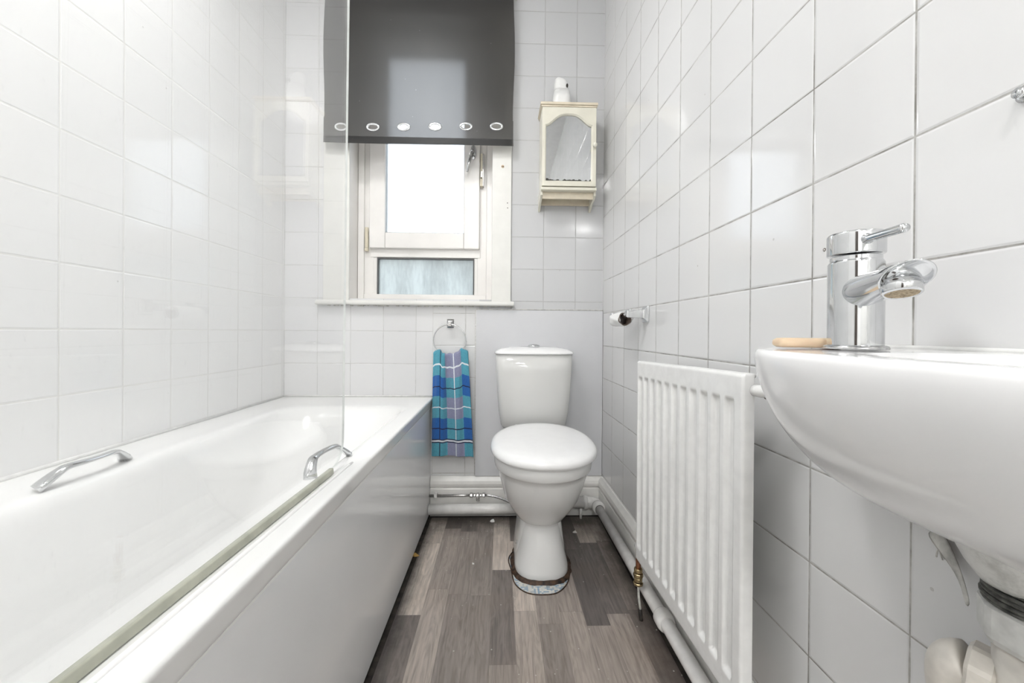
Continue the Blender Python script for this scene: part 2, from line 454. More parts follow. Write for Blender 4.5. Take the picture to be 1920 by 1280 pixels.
def empty(name, loc, label, cat, group=None):
    o = bpy.data.objects.new(name, None); o.empty_display_size = .05; COL.objects.link(o); o.location = loc
    return tag(o, label, cat, group)
def tag(o, label, cat, group=None):
    o['label'] = label; o['category'] = cat
    if group: o['group'] = group
    return o
def struct(o):
    o['kind'] = 'structure'; return o
def sgn(v, e): return copysign(abs(v) ** e, v)
def ring(cx, yf, yc, yb, hw, z, n=40, e=2.0, eb=None):
    out = []
    for j in range(n):
        t = 2 * pi * j / n; c, s_ = cos(t), sin(t)
        ee = 2 / (eb if (eb and s_ > 0) else e)
        x = cx + hw * sgn(c, ee)
        y = yc + (yb - yc if s_ > 0 else yc - yf) * sgn(s_, ee)
        out.append(Vector((x, y, z)))
    return out
def rrect(x0, x1, y0, y1, z, r, n=6):
    out = []
    for cx, cy, a0 in ((x1 - r, y1 - r, 0), (x0 + r, y1 - r, 90), (x0 + r, y0 + r, 180), (x1 - r, y0 + r, 270)):
        for k in range(n + 1):
            a = radians(a0 + 90 * k / n); out.append(Vector((cx + r * cos(a), cy + r * sin(a), z)))
    return out

CZ = 2.55                         # ceiling height
YF = .125                         # tap end of the bath
XH = XL
YH = -3.3                        # far end of the hallway behind the camera
WL, WR, WB, WT = -.706, -.042, 1.022, 2.36   # window opening

# ------------------------------------------------------------------ room shell
g = G(); g.box(XL - .1, wx(YH) + .1, YH - .1, D + .1, -.06, .0095)
struct(g.make('floor', 'dark'))
# vinyl sheet with a ragged cut-out round the pan
hc = (.147, 1.43)
inner = []; outer = []
NN = 64
for j in range(NN):
    t = 2 * pi * j / NN; c, s_ = cos(t), sin(t)
    rx = .112 + .006 * sin(3 * t + 1) + .003 * sin(7 * t); ry = (.168 if s_ < 0 else .14) + .004 * sin(5 * t)
    inner.append(Vector((hc[0] + rx * sgn(c, .95), hc[1] + ry * sgn(s_, .95), .014)))
    X0, X1, Y0, Y1 = -.31, .462, .9, 1.803
    k = min((X1 - hc[0]) / c if c > 1e-6 else (X0 - hc[0]) / c if c < -1e-6 else 1e9,
            (Y1 - hc[1]) / s_ if s_ > 1e-6 else (Y0 - hc[1]) / s_ if s_ < -1e-6 else 1e9)
    outer.append(Vector((hc[0] + c * k, hc[1] + s_ * k, .014)))
g = G()
lo = [v - Vector((0, 0, .0035)) for v in inner]
g.loft([lo, inner, outer], False, False)
# fill to the true corners
for cx_, cy_ in ((-.31, .9), (.462, .9), (.462, 1.803), (-.31, 1.803)):
    a = sorted(range(NN), key=lambda i: hypot(outer[i].x - cx_, outer[i].y - cy_))
    i = a[0]
    for q_ in (i - 1, i, i + 1):
        A, B = outer[q_ % NN], outer[(q_ + 1) % NN]
        if abs(A.x - B.x) > 1e-4 and abs(A.y - B.y) > 1e-4:
            g.add([A, B, (cx_, cy_, .014)], [(0, 1, 2)])
g.add([(-.31, YF - .1, .014), (.49, YF - .1, .014), (.462, .9, .014), (-.31, .9, .014)], [(0, 1, 2, 3)])
struct(g.make('floor', 'floor'))
g = G(); g.add([(.03, 1.24, .0108), (.29, 1.24, .0108), (.29, 1.60, .0108), (.03, 1.60, .0108)], [(0, 1, 2, 3)])
struct(g.make('floor', 'mosaic'))
struct(G().box(XH, wx(YH), YH, YF - .1, .009, .018).make('floor', plain('cream_floor_covering', (.66, .65, .62), .5, bump=.5, nscale=300)))

struct(G().box(XL - .1, wx(YH) + .1, YH - .1, D + .1, CZ, CZ + .08).make('ceiling', 'ceil'))
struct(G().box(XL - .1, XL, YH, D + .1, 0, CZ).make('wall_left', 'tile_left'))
# right wall, slightly out of square
g = G(); a, b = wx(D + .12), wx(YH)
g.add([(a, D + .12, 0), (b, YH, 0), (b + .1, YH, 0), (a + .1, D + .12, 0), (a, D + .12, CZ), (b, YH, CZ), (b + .1, YH, CZ), (a + .1, D + .12, CZ)],
      [(0, 3, 2, 1), (4, 5, 6, 7), (0, 1, 5, 4), (1, 2, 6, 5), (2, 3, 7, 6), (3, 0, 4, 7)])
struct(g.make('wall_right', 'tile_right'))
# back wall: four tiled fields round the window opening, plus the reveal
def quad(g, fm, x0, x1, z0, z1, m):
    g.add([(x0, D, z0), (x1, D, z0), (x1, D, z1), (x0, D, z1)], [(0, 1, 2, 3)]); fm.append(m)
g = G(); fm = []
XRR = XR + .002
quad(g, fm, XL, WL, 0, CZ, 0)
quad(g, fm, WL, -.3177, 0, WB, 0)
quad(g, fm, -.3177, -.10, 0, WB, 2)
quad(g, fm, -.10, WR, 0, WB, 1)
quad(g, fm, WR, XRR, 0, CZ, 1)
quad(g, fm, WL, WR, WT, CZ, 0)
DE = D + .24
for p in ([(WL, D, WB), (WL, D, WT), (WL, DE, WT), (WL, DE, WB)], [(WR, D, WT), (WR, D, WB), (WR, DE, WB), (WR, DE, WT)],
          [(WL, D, WT), (WR, D, WT), (WR, DE, WT), (WL, DE, WT)], [(WR, D, WB), (WL, D, WB), (WL, DE, WB), (WR, DE, WB)]):
    g.add(p, [(0, 1, 2, 3)]); fm.append(3)
for (x0, x1, z0, z1) in ((XL - .1, WL, 0, CZ), (WR, XRR + .1, 0, CZ), (WL, WR, 0, WB), (WL, WR, WT, CZ)):
    g.add([(x0, DE, z0), (x1, DE, z0), (x1, DE, z1), (x0, DE, z1)], [(0, 3, 2, 1)]); fm.append(3)
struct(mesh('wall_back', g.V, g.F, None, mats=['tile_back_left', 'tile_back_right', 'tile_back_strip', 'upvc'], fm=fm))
# wall at the tap end of the bath, hallway behind the camera
struct(G().box(XH - .1, wx(YH) + .1, YH - .1, YH, 0, CZ).make('wall_front', 'paint'))
# unseen side door, its dark leaf added for reflections in the chrome
dr = empty('door_1', (XH, -1.3, 0), '', ''); del dr['label']; del dr['category']; struct(dr)
G().box(XH, XH + .04, -1.62, -.98, .02, 1.98).make('door_leaf', plain('added_dark_wood_door', (.05, .03, .02), .35, var=.2), dr, bevel=.003)
G().box(XH, XH + .05, -1.66, -1.62, .02, 2.02).box(XH, XH + .05, -.98, -.94, .02, 2.02).box(XH, XH + .05, -1.62, -.98, 1.98, 2.02).make('door_frame', 'gloss_paint', dr, bevel=.002)
G().tube([(XH + .04, -1.06, 1.0), (XH + .085, -1.06, 1.0), (XH + .09, -1.15, 1.0)], .009).make('door_handle', 'chrome', dr, smooth=True)

# ceiling lights, the two behind the camera added as unseen fill
def ceiling_light(x, y, r, s, label):
    t = empty('ceiling_light', (x, y, CZ), label, 'light')
    G().lathe([(r + .015, 0), (r + .015, -.02), (r, -.028)], (x, y, CZ), n=48).make('light_base', 'whitegoods', t, smooth=True)
    G().lathe([(r, -.022), (r * .97, -.045), (r * .8, -.062), (r * .4, -.072), (0, -.074)], (x, y, CZ), n=48).make('diffuser', lamp_mat('lamp_glow', s), t, smooth=True)
ceiling_light(-.52, .74, .17, LAMP * 3.4, 'round white ceiling light over the bathroom floor')
ceiling_light(-.20, -2.55, .18, FILL * 7, 'added round white fill light on the unseen ceiling at the far end')
ceiling_light(-.20, -.60, .15, FILL * 3.4, 'small added round white fill light, unseen behind the viewer')

# skirting boards
def skirt_profile(h=.192):
    return [(0, 0), (.017, 0), (.017, h * .70), (.013, h * .72), (.013, h * .745), (.019, h * .77), (.021, h * .83), (.018, h * .90), (.011, h * .955), (.006, h), (0, h)]
def skirting(name, p0, p1, nrm, label=None):
    pr_ = skirt_profile(); n = Vector((*nrm, 0)); V = []; k = len(pr_)
    for p in (p0, p1):
        for d, z in pr_: V.append(Vector((p[0], p[1], 0)) + n * d + Vector((0, 0, z)))
    Fc = [(i, (i + 1) % k, k + (i + 1) % k, k + i) for i in range(k)] + [tuple(range(k - 1, -1, -1)), tuple(range(k, 2 * k))]
    return struct(mesh(name, V, Fc, 'gloss_paint'))
skirting('baseboard_back', (-.322, D, 0), (wx(D), D, 0), (0, -1))
skirting('baseboard_right', (wx(D - .018), D - .018, 0), (wx(.02), .02, 0), (-1, 0))
# silicone and grime lines
struct(G().tube([(XL + .002, .15, .5655), (XL + .002, D - .002, .5655), ], .005).make('trim_1', 'silicone', smooth=True))
struct(G().tube([(XL + .002, D - .002, .5665), (-.315, D - .002, .5665)], .0045).make('trim_2', 'silicone', smooth=True))

# ------------------------------------------------------------------ boxed board behind the pan
b_ = empty('wall_board', (.18, D, .6), 'plain flat white board on the back wall behind the toilet cistern', 'panel')
G().box(-.1144, XR - .001, D - .012, D, .194, .974).make('board', 'board', b_, bevel=.001)
G().box(-.1185, -.1145, D - .010, D, .200, .974).make('edge_shade', 'chrome_dull', b_)  # grey strip stands in for the shaded gap beside the board
G().box(-.1150, XR - .001, D - .0135, D, .9745, .9775).make('top_seal', 'silicone_old', b_)

# ------------------------------------------------------------------ window
wi = empty('window_1', ((WL + WR) / 2, D, WB), '', ''); del wi['label']; del wi['category']; struct(wi)
FY = D + .10
def frame_ring(g, x0, x1, z0, z1, t, y0, y1, tb=None, tt=None):
    tb = tb if tb is not None else t; tt = tt if tt is not None else t
    g.box(x0, x0 + t, y0, y1, z0, z1).box(x1 - t, x1, y0, y1, z0, z1)
    g.box(x0 + t, x1 - t, y0, y1, z0, z0 + tb).box(x0 + t, x1 - t, y0, y1, z1 - tt, z1)
ZT0, ZT1 = 1.236, 1.262            # transom
g = G(); frame_ring(g, WL + .001, WR - .001, WB + .001, WT - .001, .03, FY, FY + .08)
frame_ring(g, WL + .03, WR - .03, WB + .003, WT - .03, .046, FY + .012, FY + .07, tb=.02)
g.box(WL + .06, WR - .06, FY + .010, FY + .07, ZT0, ZT1 + .02)
g.box(WL + .074, -.6126, FY + .013, FY + .065, WB + .02, ZT0).box(-.1338, WR - .074, FY + .013, FY + .065, WB + .02, ZT0)
g.make('window_frame', 'upvc', wi, bevel=.003)
sa = G(); frame_ring(sa, -.6466, -.107, ZT1 + .016, WT - .034, .0775, FY - .012, FY + .05)
sa = sa.make('casement', 'upvc', wi, bevel=.005, seg=3)
g = G(); frame_ring(g, -.572, -.182, ZT1 + .092, WT - .108, .004, FY - .004, FY + .03)
g.make('window_gasket', plain('grey_gasket', (.35, .36, .36), .5), wi)
G().box(-.572, -.182, FY + .02, FY + .026, ZT1 + .09, WT - .10).make('window_pane', 'pane', wi)
g = G(); frame_ring(g, -.6126, -.1338, WB + .022, ZT0 - .002, .0045, FY + .008, FY + .04)
g.make('window_gasket', plain('dark_gasket', (.12, .12, .12), .5), wi)
G().box(-.611, -.135, FY + .026, FY + .032, WB + .02, ZT0).make('window_pane', 'pane_frosted', wi)
# handle
hx, hz = -.1435, 1.7525
g = G().lathe([(.0, 0), (.0135, .0), (.0145, -.003), (.013, -.006), (0, -.007)], (0, 0, 0), (0, 1, 0), n=24)
for v in g.V:
    v.z *= 2.6
    v += Vector((hx + .004, FY - .012, hz))
g.make('handle_plate', 'chrome', wi, smooth=True)
g = G().lathe([(.008, 0), (.008, -.022), (.006, -.026), (0, -.027)], (hx, FY - .018, hz), (0, 1, 0), n=20)
g.tube([(hx, FY - .038, hz), (hx - .004, FY - .045, hz - .02), (hx - .014, FY - .048, hz - .065), (hx - .023, FY - .046, hz - .108)], .006, radii=[.0095, .009, .0075, .0055], flat=.75)
g.make('window_handle', 'chrome_worn', wi, smooth=True)
# right-hand stay
g = G().box(-.104, -.094, FY - .012, FY + .012, 1.63, 1.75).box(-.106, -.092, FY - .016, FY + .01, 1.588, 1.625)
g.make('window_stay', 'cork', wi, bevel=.002)
G().box(-.094, -.089, FY - .010, FY + .012, 1.59, 1.75).make('stay_rail', 'chrome_dull', wi)
G().box(-.1020, -.0960, FY - .017, FY - .012, 1.632, 1.66).make('stay_rail', 'chrome_dull', wi)
# hinge
g = G().lathe([(.0085, 0), (.0085, .10)], (-.6595, FY - .006, 1.278), n=20).lathe([(.010, 0), (.010, .012), (.006, .016)], (-.6595, FY - .006, 1.262), n=20)
g.make('hinge', 'cork', wi, smooth=False, bevel=.001)
# flat architraves and sill
g = G().box(WL - .118, WL + .001, D - .010, D, 1.012, 2.38); g.make('architrave', 'cream_trim', wi, bevel=.002)
g = G().box(WR - .001, .047, D - .010, D, 1.012, 2.38); g.make('architrave', 'cream_trim', wi, bevel=.002)
pl = G().lathe([(.007, 0), (.007, -.0015), (0, -.002)], (.0055, D - .010, 1.646), (0, 1, 0), n=20).make('screw_plug', 'soap', wi, smooth=True)
g = G()
for x, z in ((.0030, 1.646), (.0080, 1.646), (.029, 1.475), (.030, 1.452)):
    g.lathe([(.0022, 0), (.0022, -.0008)], (x, D - .0115, z), (0, 1, 0), n=10)
g.make('screw_hole', 'hole', wi)
g = G()
sy = [(D - .034, 1.008), (D - .038, 1.004), (D - .038, .996), (D - .034, .991), (D - .001, .991), (D - .001, 1.0), (FY + .02, 1.004), (FY + .02, 1.0215), (D - .03, 1.0125)]
sx0, sx1 = -.848, .062
V = [(x, y, z) for x in (sx0, sx1) for y, z in sy]; k = len(sy)
# the sill nose spans the wall; inside the reveal it narrows to the opening
V = []
for x, inn in ((sx0, WL), (sx1, WR)):
    for y, z in sy: V.append((inn if y > D else x, y, z))
Fc = [(i, (i + 1) % k, k + (i + 1) % k, k + i) for i in range(k)] + [tuple(range(k - 1, -1, -1)), tuple(range(k, 2 * k))]
mesh('window_sill', V, Fc, 'cream_trim', wi, bevel=.002)
g = G()
for i in range(26):
    x = -.80 + i * .034 + random.uniform(-.01, .01); l = random.uniform(.010, .03)
    if x > .05: continue
    g.box(x, min(x + l, .058), D - .008, D - .001, .9865 + random.uniform(-.002, .001), .9915)
g.make('sill_sealant', 'silicone_old', wi)

# ------------------------------------------------------------------ roller blind
BY = 1.79
bl = empty('roller_blind', (-.378, BY, 2.46), 'dark grey vinyl roller blind with a row of oval eyelets over the window', 'blind')
bx0, bx1, bz0, bz1 = -.804, .052, 1.7206, 2.44
eyes = [(-.7257, 1.7918), (-.5849, 1.795), (-.4457, 1.7982), (-.3035, 1.8014), (-.163, 1.8047), (-.0243, 1.8078)]
ez0, ez1 = 1.765, 1.835
def bdepth(x, z):
    return BY + .003 * sin(7 * x + 3 * z) + .002 * sin(13 * z)
def bxx(u, z):
    # edges waver a little as the vinyl curls
    wv = (.004 * sin(11 * (z - 1.72)) - .0015)
    return bx0 + (bx1 - bx0) * u + (wv if u < .5 else -wv) * abs(2 * u - 1) ** 4
g = G()
def sheet(x0, x1, z0, z1, nx, nz):
    V = []; Fc = []
    for i in range(nz + 1):
        z = z0 + (z1 - z0) * i / nz
        for j in range(nx + 1):
            x = x0 + (x1 - x0) * j / nx
            u = (x - bx0) / (bx1 - bx0); V.append((bxx(u, z), bdepth(x, z), z))
    for i in range(nz):
        for j in range(nx): a = i * (nx + 1) + j; Fc.append((a, a + 1, a + nx + 2, a + nx + 1))
    g.add(V, Fc)
sheet(bx0, bx1, ez1, bz1, 42, 40)
sheet(bx0, bx1, bz0, ez0, 42, 4)
cells = [bx0] + [(eyes[i][0] + eyes[i + 1][0]) / 2 for i in range(5)] + [bx1]
EA, EB = .0245, .0135
for i, (ex, ezz) in enumerate(eyes):
    xa, xb = cells[i], cells[i + 1]; n = 40; A = []; B = []
    for j in range(n):
        t = 2 * pi * j / n; c, s_ = cos(t), sin(t)
        A.append((ex + EA * c, bdepth(ex, ezz), ezz + EB * s_))
        k = min((xb - ex) / c if c > 1e-6 else (xa - ex) / c if c < -1e-6 else 1e9,
                (ez1 - ezz) / s_ if s_ > 1e-6 else (ez0 - ezz) / s_ if s_ < -1e-6 else 1e9)
        x, z = ex + c * k, ezz + s_ * k
        B.append((x, bdepth(x, z), z))
    g.loft([A, B], False, False)
    for cx_ in (xa, xb):
        for cz_ in (ez0, ez1):
            for q_ in range(n):
                P, Q = Vector(B[q_]), Vector(B[(q_ + 1) % n])
                if abs(P.x - Q.x) > 1e-4 and abs(P.z - Q.z) > 1e-4 and (P.x - cx_) * (P.x - ex) > -1 and hypot((P.x + Q.x) / 2 - cx_, (P.z + Q.z) / 2 - cz_) < .04:
                    g.add([P, Q, (cx_, bdepth(cx_, cz_), cz_)], [(0, 1, 2)])
g.make('blind_fabric', 'blind', bl, smooth=True)
g = G().box(bx0 + .004, bx1 - .004, BY - .0035, BY - .001, bz0 + .001, bz0 + .031)
g.make('hem', 'blind', bl, bevel=.001)
G().lathe([(.022, 0), (.022, bx1 - bx0 + .01)], (bx0 - .005, BY + .018, 2.458), (1, 0, 0), n=28).make('roller', 'blind', bl, smooth=True)
for x_ in (bx0 - .012, bx1 + .008):
    G().box(x_, x_ + .004, BY - .01, D - .001, 2.43, 2.49).make('bracket', 'whitegoods', bl)
for ex, ezz in eyes:
    pts = []; n = 36; rings = []
    y = bdepth(ex, ezz) - .001
    for j in range(n):
        t = 2 * pi * j / n
        c = Vector((ex + (EA + .001) * cos(t), y, ezz + (EB + .001) * sin(t)))
        o_ = Vector((cos(t) * EB, 0, sin(t) * EA)).normalized()
        rings.append([c + o_ * (.0052 * cos(a)) + Vector((0, .0028 * sin(a), 0)) for a in [2 * pi * k / 10 for k in range(10)]])
    rings.append(rings[0])
    g = G(); g.loft(rings, False, False)
    g.make('eyelet', 'chrome', bl, smooth=True, merge=True)

# ------------------------------------------------------------------ bath
ba = empty('bathtub', (-.66, 1.0, 0), 'long white acrylic bath along the left wall with a glossy side panel', 'bathtub')
RZ = .563
bX0, bX1, bY0, bY1 = XL + .001, -.3115, YF + .012, D - .001
n = 8
rings = []
def br(x0, x1, y0, y1, z, r): rings.append(rrect(x0, x1, y0, y1, z, r, n))
br(bX0, bX1 - .0125, bY0, bY1, RZ - .0455, .004)
br(bX0, bX1 - .0100, bY0, bY1, RZ - .045, .004)
br(bX0, bX1 - .0086, bY0, bY1, RZ - .043, .004)
br(bX0, bX1 - .0070, bY0, bY1, RZ - .036, .004)
br(bX0, bX1 - .0010, bY0, bY1, RZ - .010, .004)
br(bX0, bX1, bY0, bY1, RZ - .005, .004)
br(bX0 + .001, bX1 - .0012, bY0 + .001, bY1 - .001, RZ - .0012, .005)
br(bX0 + .003, bX1 - .005, bY0 + .003, bY1 - .003, RZ, .006)
br(bX0 + .010, bX1 - .014, bY0 + .010, bY1 - .010, RZ, .008)
br(-.885, -.365, .22, 1.64, RZ, .09)
br(-.87, -.374, .24, 1.62, RZ - .0005, .10)
br(-.855, -.381, .25, 1.605, RZ - .003, .11)
br(-.845, -.387, .26, 1.59, RZ - .012, .12)
br(-.838, -.392, .27, 1.57, RZ - .035, .13)
br(-.828, -.400, .29, 1.53, RZ - .10, .14)
br(-.812, -.412, .31, 1.46, RZ - .20, .15)
br(-.795, -.428, .33, 1.38, RZ - .30, .15)
br(-.775, -.450, .36, 1.31, RZ - .355, .14)
br(-.745, -.480, .40, 1.26, RZ - .382, .12)
br(-.70, -.53, .46, 1.18, RZ - .392, .08)
g = G(); g.loft(rings, False, True)
g.make('tub_shell', 'acrylic', ba, smooth=True)
# raised bead beside the screen
g = G().tube([(-.3570, .16, RZ + .0005), (-.3450, .90, RZ + .0005), (-.3447, .925, RZ - .002)], .0035); g.make('rim_bead', 'acrylic', ba, smooth=True)
g = G().box(-.345, -.3235, YF + .012, D - .002, .022, RZ - .046); g.make('bath_panel', 'panel', ba, bevel=.002)
G().box(bX0 + .01, -.345, bY0 + .004, bY0 + .022, .022, RZ - .046).make('end_panel', 'panel', ba, bevel=.002)
g = G().box(-.3235, -.320, YF + .012, D - .002, RZ - .0475, RZ - .044); g.make('lip_highlight', 'acrylic', ba)  # thin white strip stands in for the highlight along the lip's underside
for x, y in ((-.90, .35), (-.42, .35), (-.90, 1.5), (-.42, 1.5)):
    G().lathe([(.02, 0), (.012, .03), (.012, .14)], (x, y, 0), n=12).make('bath_leg', 'chrome_dull', ba)
# grab handles on the rims
def grab(x, y0, y1, side, nm):
    L_ = y1 - y0; P = []; Rr = []
    for i in range(21):
        t = i / 20; s_ = sin(pi * t)
        P.append((x + side * .020 * s_ ** .7 + (t * .016 if side < 0 else 0), y0 + L_ * t, RZ + .004 + .030 * min(1, s_ * 1.6) ** .8))
        Rr.append(.0085 + (.010 if side > 0 else .005) * (1 - t) ** 5 + .005 * t ** 8)
    g = G().tube(P, .01, n=16, flat=.55, radii=Rr)
    return g.make(nm, 'chrome', ba, smooth=True)
gh = grab(-.877, .765, .940, 1, 'grab_handle'); gh['label'] = 'chrome grab handle on the wall side rim'
gh = grab(-.389, .815, .975, -1, 'grab_handle'); gh['label'] = 'chrome grab handle on the room side rim'

# ------------------------------------------------------------------ shower screen
sc = empty('shower_screen', (-.362, .14, RZ), 'clear frameless glass shower screen standing on the bath rim', 'shower screen')
def sxl(z, y=.6): return -.3595 + (z - RZ) * .0066 - (.9 - y) * .020
y0, y1, z0, z1, rc = .15, .905, RZ + .012, 2.0, .05
out = []
for cx_, cz_, a0, r in ((y1 - rc, z1 - rc, 0, rc), (y0 + .002, z1 - .002, 90, .002), (y0 + .002, z0 + .002, 180, .002), (y1 - rc, z0 + rc, 270, rc)):
    for k in range(9):
        a = radians(a0 + 90 * k / 8); out.append((cx_ + r * cos(a), cz_ + r * sin(a)))
V = [(sxl(z, y) + dx, y, z) for dx in (-.0025, .0025) for y, z in out]; k = len(out)
Fc = [tuple(range(k)), tuple(range(2 * k - 1, k - 1, -1))] + [(i, k + i, k + (i + 1) % k, (i + 1) % k) for i in range(k)]
mesh('glass_panel', V, Fc, None, sc, mats=['screen', 'glassedge'], fm=[0, 0] + [1] * k)
g = G(); ya_, yb_ = y0, y1 - rc - .006
g.add([(sxl(RZ, y) + dx, y, z) for y in (ya_, yb_) for dx, z in ((-.0055, RZ + .001), (.0055, RZ + .001), (.0045, RZ + .014), (-.0045, RZ + .014))],
      [(0, 1, 2, 3), (7, 6, 5, 4), (0, 4, 5, 1), (1, 5, 6, 2), (2, 6, 7, 3), (3, 7, 4, 0)])
g.make('seal_strip', 'seal', sc, bevel=.002)
g = G().box(-.3785, -.3705, y0 - .008, y0, RZ + .001, CZ - .001); g.make('support_post', 'whitegoods', sc, bevel=.003)

# ------------------------------------------------------------------ toilet
to = empty('toilet', (.155, 1.5, 0), 'white close-coupled toilet with its lid closed against the back wall', 'toilet')
cx = .155
prof = [  # z, yf, yc, yb, hw
    (.012, 1.334, 1.44, 1.66, .094, 2.6), (.020, 1.329, 1.44, 1.66, .098, 2.6), (.038, 1.332, 1.44, 1.66, .096, 2.6),
    (.08, 1.344, 1.45, 1.66, .085, 2.6), (.13, 1.364, 1.46, 1.66, .076, 2.5), (.170, 1.384, 1.46, 1.67, .0725, 2.4),
    (.182, 1.386, 1.46, 1.68, .073, 2.3), (.186, 1.374, 1.46, 1.69, .080, 2.2), (.196, 1.357, 1.46, 1.69, .088, 2.2), (.24, 1.312, 1.45, 1.70, .116, 2.1), (.28, 1.278, 1.44, 1.70, .136, 2.1),
    (.33, 1.245, 1.43, 1.70, .149, 2.1), (.375, 1.228, 1.42, 1.70, .159, 2.1), (.392, 1.222, 1.42, 1.70, .162, 2.1),
    (.397, 1.212, 1.42, 1.70, .170, 2.1), (.404, 1.205, 1.42, 1.70, .174, 2.1), (.436, 1.200, 1.42, 1.70, .176, 2.1), (.442, 1.206, 1.42, 1.70, .172, 2.1)]
g = G(); g.loft([ring(cx, yf, yc, yb, hw, z, 56, e) for z, yf, yc, yb, hw, e in prof])
g.loft([ring(cx, 1.405, 1.50, 1.665, hw, z, 40, 5) for z, hw in ((.012, .097), (.03, .0965), (.09, .088), (.17, .0775), (.20, .074))])
pan = g.make('pan', 'ceramic', to, smooth=True)
G().lathe([(.0055, 0), (.006, .002), (.004, .005), (0, .005)], (cx - .0890, 1.46, .084), (-1, -.1, .14), n=14).make('fixing_screw', 'chrome_dull', to, smooth=True)
def seat_ring(z, grow, lift=0, n=64):
    r = []
    for p in ring(cx, 1.185 - grow, 1.40, 1.625 + grow * .4, .184 + grow, z, n, 2.25):
        # lid follows its hinge, slightly higher at the back
        p = Vector((p.x, p.y, z + (p.y - 1.185) * .030 + lift)); r.append(p)
    return r
g = G(); g.loft([seat_ring(.4425, -.016), seat_ring(.4425, -.008), seat_ring(.444, -.006), seat_ring(.4485, -.006), seat_ring(.4488, -.02)])
g.make('seat', 'seat', to, smooth=True)
rg = [seat_ring(.4495, -.006), seat_ring(.4490, .0005), seat_ring(.4515, .0022), seat_ring(.458, .0030), seat_ring(.464, .0022), seat_ring(.470, -.001), seat_ring(.4752, -.007), seat_ring(.4790, -.016),
      seat_ring(.4815, -.028), seat_ring(.4835, -.06), seat_ring(.4845, -.11), seat_ring(.485, -.16)]
g = G(); g.loft(rg); g.make('lid', 'seat', to, smooth=True)
for s_ in (-1, 1):
    G().lathe([(.012, -.02), (.012, .02)], (cx + s_ * .07, 1.637, .470), (1, 0, 0), n=18).make('hinge', 'seat', to, smooth=False, bevel=.002)
# cistern
def cring(z, hw, yf, yb, bow=.018, n=44):
    r = []
    for p in ring(.150, yf, (yf + yb) / 2, yb, hw, z, n, 6, 9):
        if p.y < (yf + yb) / 2: p.y += bow * ((p.x - .150) / hw) ** 2
        r.append(p)
    return r
g = G(); g.loft([cring(.444, .135, 1.695, D - .014), cring(.46, .146, 1.683, D - .013), cring(.52, .155, 1.675, D - .013), cring(.60, .162, 1.669, D - .013), cring(.70, .1675, 1.665, D - .013), cring(.773, .170, 1.664, D - .013)])
g.make('cistern', 'cistern', to, smooth=True)
g = G(); g.loft([cring(.774, .1725, 1.661, D - .0125), cring(.776, .1745, 1.658, D - .0125), cring(.781, .1745, 1.658, D - .0125), cring(.787, .168, 1.664, D - .016),
                 cring(.795, .150, 1.682, D - .03), cring(.802, .115, 1.705, D - .05), cring(.805, .07, 1.73, D - .07), cring(.806, .03, 1.745, D - .09)])
g.make('cistern_lid', 'seat', to, smooth=True)
G().lathe([(.027, 0), (.027, .006), (.022, .010), (.012, .0125), (0, .013)], (.150, 1.740, .8045), n=28).make('flush_button', 'chrome', to, smooth=True)
# grimy bead round the foot of the pan
def foot(grow, z):
    return [p + Vector((.002 * sin(9 * i / 5), .002 * sin(i * 1.7), 0)) for i, p in enumerate(ring(cx, 1.330 - grow, 1.44, 1.60 + grow, .098 + grow, z, 56, 2.6))]
g = G(); g.loft([foot(.013, .0110), foot(.012, .014), foot(.006, .019), foot(-.002, .022)], False, False)
g.make('foot_sealant', 'rust', to, smooth=True)

# ragged lip of the vinyl round the cut-out
P = [Vector((v.x, v.y, .0150)) for v in inner] ; P.append(P[0])
struct(G().tube(P, .0022, n=6).make('trim_3', 'rust', smooth=True))

# ------------------------------------------------------------------ soil connector and pipes
wp = empty('waste_pipe', (.455, 1.2, .09), 'white waste pipe running along the right-hand skirting behind the radiator', 'pipe')
def wpx(y): return wx(y) - .021 - .021
P = [(wpx(1.745), 1.745, .088), (wpx(1.2), 1.2, .088), (wpx(.55), .55, .088), (wpx(.10), .10, .088)]
G().tube(P, .0185, n=24).make('pipe', 'pipe', wp, smooth=True)
G().lathe([(.0195, 0), (.024, .002), (.026, .010), (.026, .034), (.023, .04), (.0195, .042)], (wpx(1.05), 1.03, .088), (0, 1, 0), n=28).make('coupling', 'pipe', wp, smooth=True)
g = G().lathe([(.020, 0), (.027, .001), (.028, .02), (.026, .035)], (wpx(1.72), 1.715, .088), (0, 1, 0), n=28)
g.tube(arc((wpx(1.74), 1.75, .088), (wpx(1.74), 1.785, .088), (wpx(1.74) - .05, 1.785, .088), 8), .026, n=24)
g.lathe([(.024, 0), (.031, .002), (.031, .018), (.024, .020)], (wpx(1.74) - .038, 1.785, .088), (-1, 0, 0), n=24)
g.make('elbow', 'pipe', wp, smooth=True)
G().tube([(wpx(1.74) - .055, 1.785, .088), (.30, 1.77, .10), (.24, 1.73, .13)], .026, n=20).make('pan_connector', 'pipe', wp, smooth=True)
G().lathe([(.0195, 0), (.0195, .003)], (wpx(1.71), 1.708, .088), (0, 1, 0), n=28).make('seal_ring', 'gasket', wp, smooth=True)
G().tube([(wpx(1.76) - .075, 1.752, .03), (wpx(1.76) - .075, 1.752, .075)], .006, n=10).make('clip', 'pipe', wp, smooth=True)

